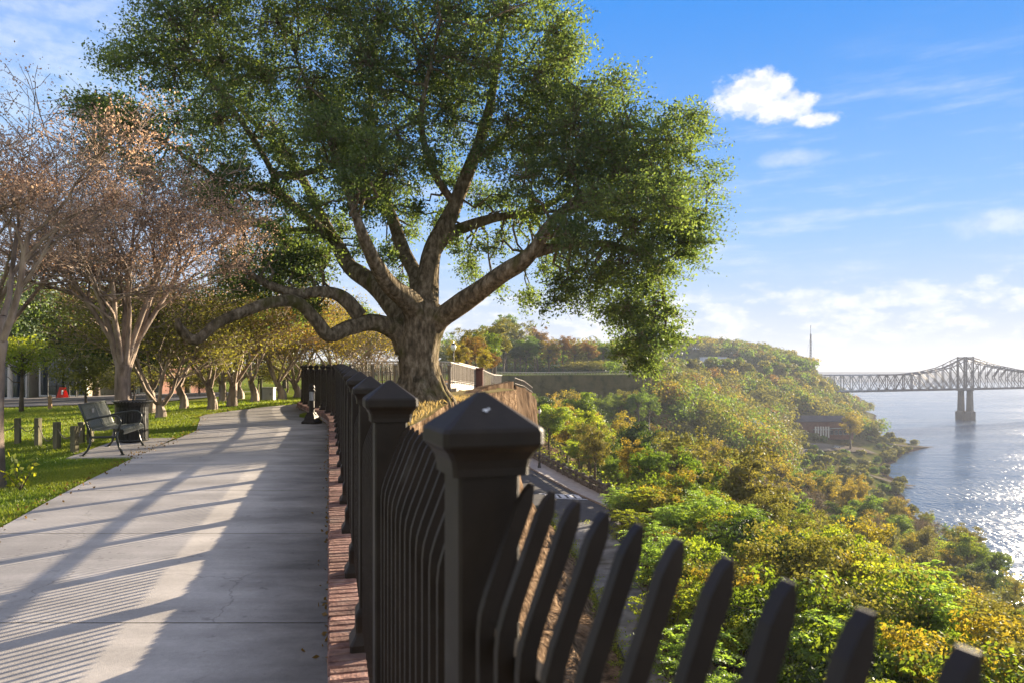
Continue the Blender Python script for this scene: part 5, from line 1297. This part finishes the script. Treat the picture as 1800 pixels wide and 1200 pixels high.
def weeds():
    P_, V_ = [], []; rr = random.Random(8)
    for _ in range(420):
        y = rr.uniform(8, 56); side = rr.random() < .6
        x = IW(y)+rr.gauss(.1, .25) if side else IW(y)+lerp(y, [8, 25, 40, 50, 53], [3.5, 3.3, 3.6, 3.2, .5])+rr.gauss(.1, .25)
        s_ = rr.uniform(.12, .4); m = 26
        P_.append(rng.normal(size=(m, 3))*np.array([s_, s_, s_*.6])*.6+np.array((x, y, RZ+.1+s_*.3))); V_.append(np.clip(rng.normal(rr.uniform(.2, .8), .2, m), 0, 1))
    P_ = np.concatenate(P_); tag(link('weeds', leaves('weeds', P_, rng.uniform(.06, .13, len(P_)), M['lf_lime'], .5, np.concatenate(V_))), 'green weeds along the edges of the lower pavement', 'weeds', None, 'stuff')
weeds()
# small pale fleck on the nearest post cap
def fleck():
    root = bpy.data.objects['iron_fence']; post = [c for c in root.children if c.name.split('.')[0] == 'post'][1]; cap = post.children[0]
    a = math.atan2(FPY[2]-FPY[0], FPX[2]-FPX[0]); t = Vector((math.cos(a), math.sin(a), 0)); nr = Vector((t.y, -t.x, 0))
    base = Vector((FPX[1], FPY[1], KERB(FPY[1]))); sl = (t*.078+Vector((0, 0, .057))).normalized(); up = nr.cross(sl).normalized()
    if up.z < 0: up = -up
    c = base-t*.047+Vector((0, 0, 1.268+(.084-.047)/.078*.057))+up*.0012-nr*.006
    b = MB(); b.poly([tuple(c+nr*r*math.cos(q)*.0055+sl*r*math.sin(q)*.0045) for q, r in zip([i*.628 for i in range(10)], [1, .6, 1.1, .7, .9, 1.2, .6, .9, 1.1, .5])]); b.poly([tuple(c+nr*.006+sl*.004+nr*math.cos(q)*.002+sl*math.sin(q)*.003) for q in [i*1.05 for i in range(6)]])
    b.build('dropping_mark', M['white_paint'], cap)
fleck()
# ---------------------------------------------------------------- grass near the walk
def grass():
    n = 95000; u = rng.random(n); y = 5.2+ (27-5.2)*rng.random(n)**1.5
    pl = np.array([PL(v) if v < 22 else -9.2 for v in y]); off = rng.exponential(1.6, n)
    x = pl-.02-off; keep = (x/y > -.74)
    x, y = x[keep], y[keep]
    m2 = ~((y > 12.35) & (y < 15.6) & (x > -7.45-(y-12.3)*.245)); x, y = x[m2], y[m2]
    n2 = 110000; y2 = 9+24*rng.random(n2)**.9; x2 = -.74*y2+(.74*y2-3.0)*rng.random(n2); kp = x2 < np.array([PL(v) if v < 22 else (-9.3 if v < 25 else (-8.9 if v < 27 else -8.0)) for v in y2])-.1
    kp &= ~((y2 > 12.35) & (y2 < 15.6) & (x2 > -7.45-(y2-12.3)*.245)); kp &= y2 < 31.5; x = np.concatenate([x, x2[kp]]); y = np.concatenate([y, y2[kp]]); nbig = int(kp.sum())
    z = np.array([ground(a, c) for a, c in zip(x, y)])-.03; n = len(x)
    patch = np.array([noise.noise(Vector((a*.6, c*.6, 0))) for a, c in zip(x, y)])
    h = rng.uniform(.02, .055, n)*(1+.4*patch)*np.where(y > 12, 1+(y-12)*.05, 1); an = rng.uniform(0, 6.28, n); w = rng.uniform(.003, .006, n)*(1+y*.06)
    lx, ly = rng.normal(0, .02, n), rng.normal(0, .02, n)
    V = np.empty((n, 3, 3)); V[:, 0] = np.stack([x+np.cos(an)*w, y+np.sin(an)*w, z], 1); V[:, 1] = np.stack([x-np.cos(an)*w, y-np.sin(an)*w, z], 1); V[:, 2] = np.stack([x+lx, y+ly, z+h], 1)
    me = bpy.data.meshes.new('grass'); me.vertices.add(n*3); me.loops.add(n*3); me.polygons.add(n); me.vertices.foreach_set('co', V.ravel()); me.loops.foreach_set('vertex_index', np.arange(n*3, dtype=np.int32)); me.polygons.foreach_set('loop_start', np.arange(0, n*3, 3, dtype=np.int32))
    a = me.attributes.new('var', 'FLOAT', 'POINT'); a.data.foreach_set('value', np.repeat(np.clip(.45+patch*.6+rng.normal(0, .2, n), 0, 1), 3).astype(np.float32))
    me.materials.append(M['grass']); me.update(calc_edges=True)
    tag(link('grass', me), 'short green grass blades along the left edge of the path', 'grass', None, 'stuff')
    # dry tufts round the oak
    n = 12000; x = rng.uniform(-6, -1.4, n); y = rng.uniform(11, 31, n); kp = (x > np.array([fence_x(v) for v in y])+.35) & (x < np.array([XB(v) for v in y])-.05); x, y = x[kp], y[kp]; n = len(x); z = np.array([ground(a, c) for a, c in zip(x, y)])-.02
    me = leaves('dry_grass', np.stack([x, y, z+.06], 1), rng.uniform(.1, .26, n), M['dry'], .14, up=2.5)
    tag(link('dry_grass', me), 'dry straw-coloured grass around the foot of the oak', 'grass', None, 'stuff')
    # fallen leaves
    n = 900; y = rng.uniform(4, 26, n); side = rng.random(n) < .45
    x = np.where(side, np.array([fence_x(v)-.2 for v in y])-rng.exponential(.025, n), np.array([PL(min(v, 22)) for v in y])+rng.normal(-.05, .12, n))
    z = np.array([P(v) for v in y])+.028
    me = leaves('fallen_leaves', np.stack([x, y, z], 1), rng.uniform(.02, .05, n), M['lf_rust'], .6)
    tag(link('fallen_leaves', me), 'small brown fallen leaves scattered along both path edges', 'leaves', None, 'stuff')
    n = 30; x, y = xy(20, 9.35), 9.35
grass()
b = MB(); pts = []
for k in range(9):
    a = k*.7; e = Vector((.16*math.cos(a), .16*math.sin(a), .28+.1*math.sin(k*2))); b.tube([(0, 0, 0), e*.6, e], [.006, .004, .003], 4); pts += [tuple(e*(t/6)+Vector((random.gauss(0, .03), random.gauss(0, .03), .01))) for t in range(2, 8)]
x, y = xy(36, 9.3), 9.3
r = thing('sprout', (x, y, ground(x, y)-.02), 'small yellow-green sprout at the foot of the nearest myrtle', 'plant'); link('stems', b.mesh('stems', M['bark_mid']), r); link('foliage', leaves('foliage', np.array(pts), .09, M['lf_lime'], .55), r)

# ---------------------------------------------------------------- street and shops at the far left
b = MB(); zz = lambda x, y: ground(x, y)+.03
for (x0, x1) in zip(range(-60, -8, 4), range(-56, -4, 4)):
    b.quad((x0, 32.5, zz(x0, 32.5)), (x1, 32.5, zz(x1, 32.5)), (x1, 43, zz(x1, 43)), (x0, 43, zz(x0, 43)))
    if x1 >= -16: break
tag(b.build('street', M['asphalt_lot']), kind='structure')
b = MB()
for (x0, x1) in zip(range(-60, -8, 4), range(-56, -4, 4)):
    b.quad((x0, 43, zz(x0, 43)+.12), (x1, 43, zz(x1, 43)+.12), (x1, 47, zz(x1, 47)+.12), (x0, 47, zz(x0, 47)+.12)); b.quad((x0, 43, zz(x0, 43)), (x1, 43, zz(x1, 43)), (x1, 43, zz(x1, 43)+.12), (x0, 43, zz(x0, 43)+.12))
    b.quad((x0, 31.9, zz(x0, 32)+.08), (x1, 31.9, zz(x1, 32)+.08), (x1, 32.5, zz(x1, 32)+.08), (x0, 32.5, zz(x0, 32)+.08))
    if x1 >= -16: break
tag(b.build('pavement', M['sidewalk']), kind='structure')
def shop(x0, w, y, h, mt, label, cols=True, nwin=3):
    g = ground(x0+w/2, y); r = thing('shop_building', (x0+w/2, y, g), label, 'building')
    b = MB(); b.box((x0+w/2, y+4, g+h/2), (w, 8, h)); b.build('wall', M[mt], r)
    b = MB(); b.box((x0+w/2, y+3.9, g+h+.15), (w+.5, 8.6, .3)); b.build('roof', M['roof_dark'], r)
    for k in range(nwin):
        cx = x0+w*(k+.5)/nwin
        f = MB(); 
        for sx in (-1, 1): f.box((cx+sx*.75, y-.04, g+1.35), (.1, .12, 2.3))
        f.box((cx, y-.04, g+2.55), (1.6, .12, .1)); f.box((cx, y-.04, g+.2), (1.6, .14, .1))
        fo = f.build('window', M['white_paint'], r); p = MB(); p.box((cx, y-.02, g+1.37), (1.42, .06, 2.24)); p.build('pane', M['glass'], fo)
    if cols:
        for k in range(nwin+1):
            cx = x0+w*k/nwin; c = MB(); lathe(c, (cx, y-1.8, g+.1), [(.2, 0), (.2, .15), (.15, .2), (.13, 2.7), (.2, 2.85)], 12); c.build('column', M['white_wall'], r)
        c = MB(); c.box((x0+w/2, y-1.0, g+3.1), (w+.4, 2.2, .25)); c.build('porch_roof', M['white_wall'], r)
shop(xy(-90, 48), 5.2, 48, 4.2, 'white_wall', 'white shopfront with columns at the far left edge of the street')
shop(xy(66, 48)+.2, 3.0, 48, 3.8, 'tan_wall', 'tan shopfront between the white columned one and the dark trees', False, 2)
shop(xy(160, 52), 5.0, 52, 3.8, 'brick_far', 'brick building mostly hidden behind the dark park trees', False, 3)
x, y = xy(110, 43.6), 43.6; g = ground(x, y)+.15
r = thing('sandwich_board', (x, y, g), 'small red and white sandwich board on the pavement before the shops', 'sign')
for s in (-1, 1):
    b = MB(); b.poly([(x-.22, y+s*.22, g), (x+.22, y+s*.22, g), (x+.16, y+s*.02, g+.62), (x-.16, y+s*.02, g+.62)]); b.poly([(x-.22, y+s*.25, g), (x-.16, y+s*.05, g+.62), (x+.16, y+s*.05, g+.62), (x+.22, y+s*.25, g)])
    b.build('board', M['red_sign'], r)
b = MB(); b.box((x+.08, y-.18, g+.3), (.1, .02, .3)); b.build('white_panel', M['white_paint'], r)
for k, px in enumerate((84, 100, 122, 134)):
    x, y = xy(px, 44.5), 44.5; g = ground(x, y)+.15
    b = MB(); b.tube([(x, y, g), (x, y, g+1.5)], .03, 6); b.tube([(x, y, g+.7), (x+.5, y, g+.7)], .02, 5); b.tube([(x+.5, y, g), (x+.5, y, g+.75)], .02, 5)
    tag(b.build('cafe_rail', M['black'], loc=(x, y, g)), ['leftmost', 'second', 'third', 'rightmost'][k]+' thin black rail frame on the pavement in front of the shops', 'railing', 'rail frames outside the shops')

# ---------------------------------------------------------------- riverside: road, ramps, brick building, cars
def path_strip(name, pts, w, mt, dz=.25):
    b = MB(); P_ = smooth_path(pts, 5)
    for i, p in enumerate(P_):
        t = P_[min(i+1, len(P_)-1)]-P_[max(i-1, 0)]; t.z = 0; t.normalize(); nr = Vector((t.y, -t.x, 0))
        for s in (-1, 1):
            q = p+nr*s*w/2; b.v.append((q.x, q.y, max(slope(min(q.x, XS(q.y)-.1), q.y), WATER)+dz+.5))
    for i in range(len(P_)-1): b.f.append((i*2, i*2+1, i*2+3, i*2+2)); b.m.append(0)
    tag(b.build(name, mt), kind='structure')
path_strip('bank_road', [(xy(1375, 300), 300, 0), (xy(1400, 350), 350, 0), (xy(1430, 392), 392, 0), (xy(1480, 415), 415, 0), (xy(1530, 430), 430, 0)], 9, M['gravel_road'])
path_strip('boat_ramp', [(xy(1500, 345), 345, 0), (xy(1550, 330), 330, 0), (xy(1606, 318), 318, 0)], 5, M['gravel_road'])
path_strip('boat_ramp', [(xy(1560, 470), 470, 0), (xy(1600, 478), 478, 0), (xy(1640, 484), 484, 0)], 4, M['gravel_road'])
def brick_house():
    D = 432; x0, x1 = xy(1402, D), xy(1500, D); g = slope((x0+x1)/2, D+6)-1; w = x1-x0; h = 10.5
    r = thing('brick_building', ((x0+x1)/2, D, g), 'long low red brick riverside building with a white pillared porch', 'building')
    b = MB(); b.box(((x0+x1)/2, D+9, g+h/2-1.5), (w, 18, h)); b.build('wall', M['brick_far'], r)
    b = MB(); z = g+h-1.5; X0, X1, Y0, Y1 = x0-1, x1+1, D-1, D+19
    b.quad((X0, Y0, z), (X1, Y0, z), (X1-4, D+9, z+3), (X0+4, D+9, z+3)); b.quad((X1, Y1, z), (X0, Y1, z), (X0+4, D+9, z+3), (X1-4, D+9, z+3)); b.poly([(X0, Y1, z), (X0, Y0, z), (X0+4, D+9, z+3)]); b.poly([(X1, Y0, z), (X1, Y1, z), (X1-4, D+9, z+3)]); b.quad((X0, Y0, z-.01), (X0, Y1, z-.01), (X1, Y1, z-.01), (X1, Y0, z-.01))
    b.build('roof', M['roof_dark'], r)
    for k in range(6):
        b = MB(); b.box((xy(1431, D)+k*1.5, D-2.2, g+3.0), (.7, .7, 6.4)); b.build('porch_pillar', M['white_wall'], r)
    b = MB(); b.box((xy(1443, D), D-1.2, g+4.4), (9.5, 2.4, .6)); b.box((xy(1473, D), D-2, g+5.2), (11, 3.6, .5)); b.build('porch_roof', M['grey_box'], r)
    for k in range(5):
        cx = xy(1462, D)+k*2.6; f = MB(); f.box((cx, D-.06, g+2.6), (1.9, .16, 2.6)); fo = f.build('window', M['grey_box'], r); p = MB(); p.box((cx, D-.16, g+2.6), (1.6, .06, 2.3)); p.build('pane', M['glass'], fo)
brick_house()
x, y = xy(1328, 300), 300; z = slope(x, y)+6
r = thing('white_roofed_house', (x, y, z-6), 'small house with pale gable roof half hidden among the slope trees', 'house')
b = MB(); b.box((x, y, z-3), (8, 8, 7)); b.build('wall', M['brick_far'], r)
b = MB(); b.quad((x-5, y-5, z+.5), (x-5, y+5, z+.5), (x, y+5, z+4.0), (x, y-5, z+4.0)); b.quad((x, y-5, z+4), (x, y+5, z+4), (x+5, y+5, z+.5), (x+5, y-5, z+.5)); b.poly([(x-5, y-4.9, z+.5), (x, y-4.9, z+4), (x+5, y-4.9, z+.5)]); b.build('roof', M['blue_white'], r)
def car(x, y, z, rz, paint, label, grp='cars parked near the brick building'):
    r = thing('parked_car', (x, y, z), label, 'car', grp, rz)
    def q(mb, name, mt): return link(name, mb.mesh(name, mt), r)
    b = MB(); i = 0; prof = [(-2.2, .35), (-2.25, .75), (-2.1, .95), (-1.3, 1.0), (1.0, 1.0), (2.0, .85), (2.25, .65), (2.25, .35)]
    for s in (-.87, .87): b.v += [(a, s, c) for a, c in prof]
    n = len(prof); b.f = [tuple(range(n-1, -1, -1)), tuple(range(n, 2*n))]+[(k, (k+1) % n, n+(k+1) % n, n+k) for k in range(n)]; b.m = [0]*len(b.f)
    q(b, 'body', paint)
    b = MB(); b.v = [(-1.9, -.8, 1.0), (1.0, -.8, 1.0), (1.0, .8, 1.0), (-1.9, .8, 1.0), (-1.5, -.65, 1.48), (.3, -.65, 1.48), (.3, .65, 1.48), (-1.5, .65, 1.48)]; b.f = [(4, 5, 6, 7), (0, 1, 5, 4), (1, 2, 6, 5), (2, 3, 7, 6), (3, 0, 4, 7)]; b.m = [0]*5; q(b, 'windows', M['glass'])
    b = MB(); b.box((-.6, 0, 1.5), (1.75, 1.28, .05), bev=.02); q(b, 'roof', paint)
    for sx in (-1.4, 1.4):
        for sy in (-.85, .85):
            b = MB(); b.tube([(sx, sy-.1, .33), (sx, sy+.1, .33)], .33, 12); q(b, 'wheel', M['tyre'])
car(xy(1470, 408), 408, slope(xy(1470, 408), 408)+1.2, .2, M['car_silver'], 'silver car parked in front of the brick riverside building')
car(xy(1400, 345), 345, slope(xy(1400, 345), 345)+1.2, -.9, M['car_white'], 'white car parked beside the bank road left of the brick building')
car(xy(1422, 352), 352, slope(xy(1422, 352), 352)+1.2, -.5, M['car_silver'], 'grey car parked on the verge between the white car and brick building')
# wooded grass bank bushes near the ramps
# ---------------------------------------------------------------- far hill: buildings and mast
def block(px0, px1, py0, py1, D, mt, label, name='hill_building', win=True):
    x0, x1 = xy(px0, D), xy(px1, D); z1 = EYE-(py0-HZ)*D/F; z0 = EYE-(py1-HZ)*D/F-6
    r = thing(name, ((x0+x1)/2, D, z0), label, 'building')
    b = MB(); b.box(((x0+x1)/2, D+7, (z0+z1)/2), (x1-x0, 14, z1-z0)); b.build('wall', M[mt], r)
    b = MB(); b.box(((x0+x1)/2, D+7, z1+.2), (x1-x0+.8, 14.8, .4)); b.build('roof', M['grey_box'], r)
    if win:
        n = int((x1-x0)/3)
        for k in range(n):
            b = MB(); b.box((x0+(x1-x0)*(k+.5)/n, D-.05, z1-2.0), (1.7, .14, 1.5)); b.build('window', M['grey_box'], r)
block(1238, 1278, 627, 638, 585, 'blue_white', 'long pale blue-white building on the far hill')
block(1278.5, 1292, 630.5, 638, 588, 'white_wall', 'low white wing at the right end of the pale hill building', win=False)
block(1158, 1178, 627, 639, 580, 'blue_white', 'pale blue building on the far hill behind the hanging oak leaves')
block(1194, 1202, 635.5, 640, 570, 'white_wall', 'small white shed on the grass ledge of the far hill', win=False)
b = MB(); z0 = 4; x0, y0 = xy(1425, 690), 690
mast = thing('radio_mast', (x0, y0, z0), 'tall thin lattice radio mast standing on the far hill', 'mast')
zt = EYE+(652-572)*690/F
for k in range(3):
    a = k*2.09; b.tube([(x0+1.2*math.cos(a), y0+1.2*math.sin(a), z0), (x0+.5*math.cos(a), y0+.5*math.sin(a), zt-8)], .22, 4)
b.tube([(x0, y0, zt-8), (x0, y0, zt)], .22, 5)
for j in range(12):
    zj = z0+j*(zt-8-z0)/12; zk = z0+(j+1)*(zt-8-z0)/12; rj = 1.2-.7*j/12
    for k in range(3): a, c = k*2.09, (k+1)*2.09; b.tube([(x0+rj*math.cos(a), y0+rj*math.sin(a), zj), (x0+rj*math.cos(c), y0+rj*math.sin(c), zk)], .1, 3)
b.build('lattice_tower', M['steel_far'], mast)
b = MB()
for s in (-1, 1): b.tube([(x0, y0, z0+30), (x0+s*7, y0, z0)], .07, 3)
b.build('guy_wires', M['steel_far'], mast)

# ---------------------------------------------------------------- twin truss bridges
def bridge(off, label, D0=645, D1=980):
    a = Vector((268, 648, 0)); e = Vector((468, 756, 0)); t = (e-a).normalized(); nr = Vector((-t.y, t.x, 0))
    a = a+nr*off; DK = EYE-18.0
    r = thing('truss_bridge', (a.x, a.y, DK), label, 'bridge')
    Lp = (e-Vector((268, 648, 0))).length                # distance to the first river pier
    def top(s):                                          # top chord height above the deck
        u = s-Lp
        return lerp(s, [0, 12, Lp*.55, Lp*.70, Lp*.85, Lp-4, Lp, Lp+4, Lp+45, Lp+90, Lp+140, Lp+260, Lp+330], [0, 14.5, 14.8, 17, 22, 31.5, 32, 31.5, 24, 19, 15.5, 15.5, 24])
    def Pp(s, side, z): return a+t*s+nr*side*3.4+Vector((0, 0, DK+z))
    Lt = Lp+330; st = 12.6; n = int(Lt/st)
    dk = MB(); A, B = Pp(-60, 0, 0), Pp(Lt, 0, 0)
    ang = math.atan2(t.y, t.x); c = (A+B)/2; dk.box((c.x, c.y, c.z-.4), ((B-A).length, 8.2, 1.0), ang); dk.build('deck', M['steel_far'], r)
    for side in (-1, 1):
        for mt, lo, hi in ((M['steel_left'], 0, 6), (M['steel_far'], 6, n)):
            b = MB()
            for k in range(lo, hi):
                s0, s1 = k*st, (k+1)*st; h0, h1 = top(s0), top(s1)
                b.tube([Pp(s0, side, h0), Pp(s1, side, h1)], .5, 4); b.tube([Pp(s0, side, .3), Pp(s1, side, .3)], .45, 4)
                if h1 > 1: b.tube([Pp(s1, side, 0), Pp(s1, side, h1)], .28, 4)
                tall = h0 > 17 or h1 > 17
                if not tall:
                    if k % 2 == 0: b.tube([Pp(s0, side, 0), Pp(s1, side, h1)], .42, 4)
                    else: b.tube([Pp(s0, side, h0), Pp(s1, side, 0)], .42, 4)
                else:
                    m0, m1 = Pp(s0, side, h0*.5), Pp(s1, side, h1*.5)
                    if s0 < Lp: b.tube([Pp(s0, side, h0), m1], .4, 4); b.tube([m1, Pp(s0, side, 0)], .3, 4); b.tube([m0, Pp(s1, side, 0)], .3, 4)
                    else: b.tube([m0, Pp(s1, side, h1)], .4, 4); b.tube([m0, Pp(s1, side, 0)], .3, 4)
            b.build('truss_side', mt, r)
    b = MB()
    for k in range(1, n):
        s = k*st; h = top(s)
        if h > 5: b.tube([Pp(s, -1, h), Pp(s, 1, h)], .25, 4); b.tube([Pp(s, -1, h), Pp(s+st, 1, top(s+st))], .16, 3)
    b.build('top_bracing', M['steel_far'], r)
    b = MB()
    for side in (-1, 1): b.tube([Pp(Lp, side, -2), Pp(Lp, side, 33)], .85, 6)
    b.tube([Pp(Lp, -1, 32), Pp(Lp, 1, 32)], .6, 5); b.build('tower', M['steel_far'], r)
    b = MB(); c = Pp(Lp, 0, 0); H = c.z-WATER
    b.sq((c.x, c.y, WATER-2), [(3.9, 0), (3.9, 10.5), (3.5, 11.2), (2.6, 11.5), (2.1, H+1.0), (2.5, H+1.1), (2.5, H+1.8)], ang, n=4); b.build('pier', M['pier'], r)
    return r
bridge(0, 'nearer of the twin steel truss bridges crossing the river')
bridge(9, 'farther of the twin steel truss bridges, its tower just left of the other')

# ---------------------------------------------------------------- haze
def haze():
    b = MB(); b.box((3000, 3700, 25), (14000, 8600, 160)); 
    m = bpy.data.materials.new('haze'); m.use_nodes = True; nt = m.node_tree; nt.nodes.clear()
    o = nt.nodes.new('ShaderNodeOutputMaterial'); v = nt.nodes.new('ShaderNodeVolumePrincipled'); v.inputs['Density'].default_value = 0.00022
    v.inputs['Color'].default_value = (.58, .65, .80, 1); v.inputs['Anisotropy'].default_value = .05
    nt.links.new(v.outputs[0], o.inputs['Volume'])
    h = b.build('haze', m); tag(h, 'thin pale evening haze lying over the river valley', 'haze', None, 'stuff')
haze()
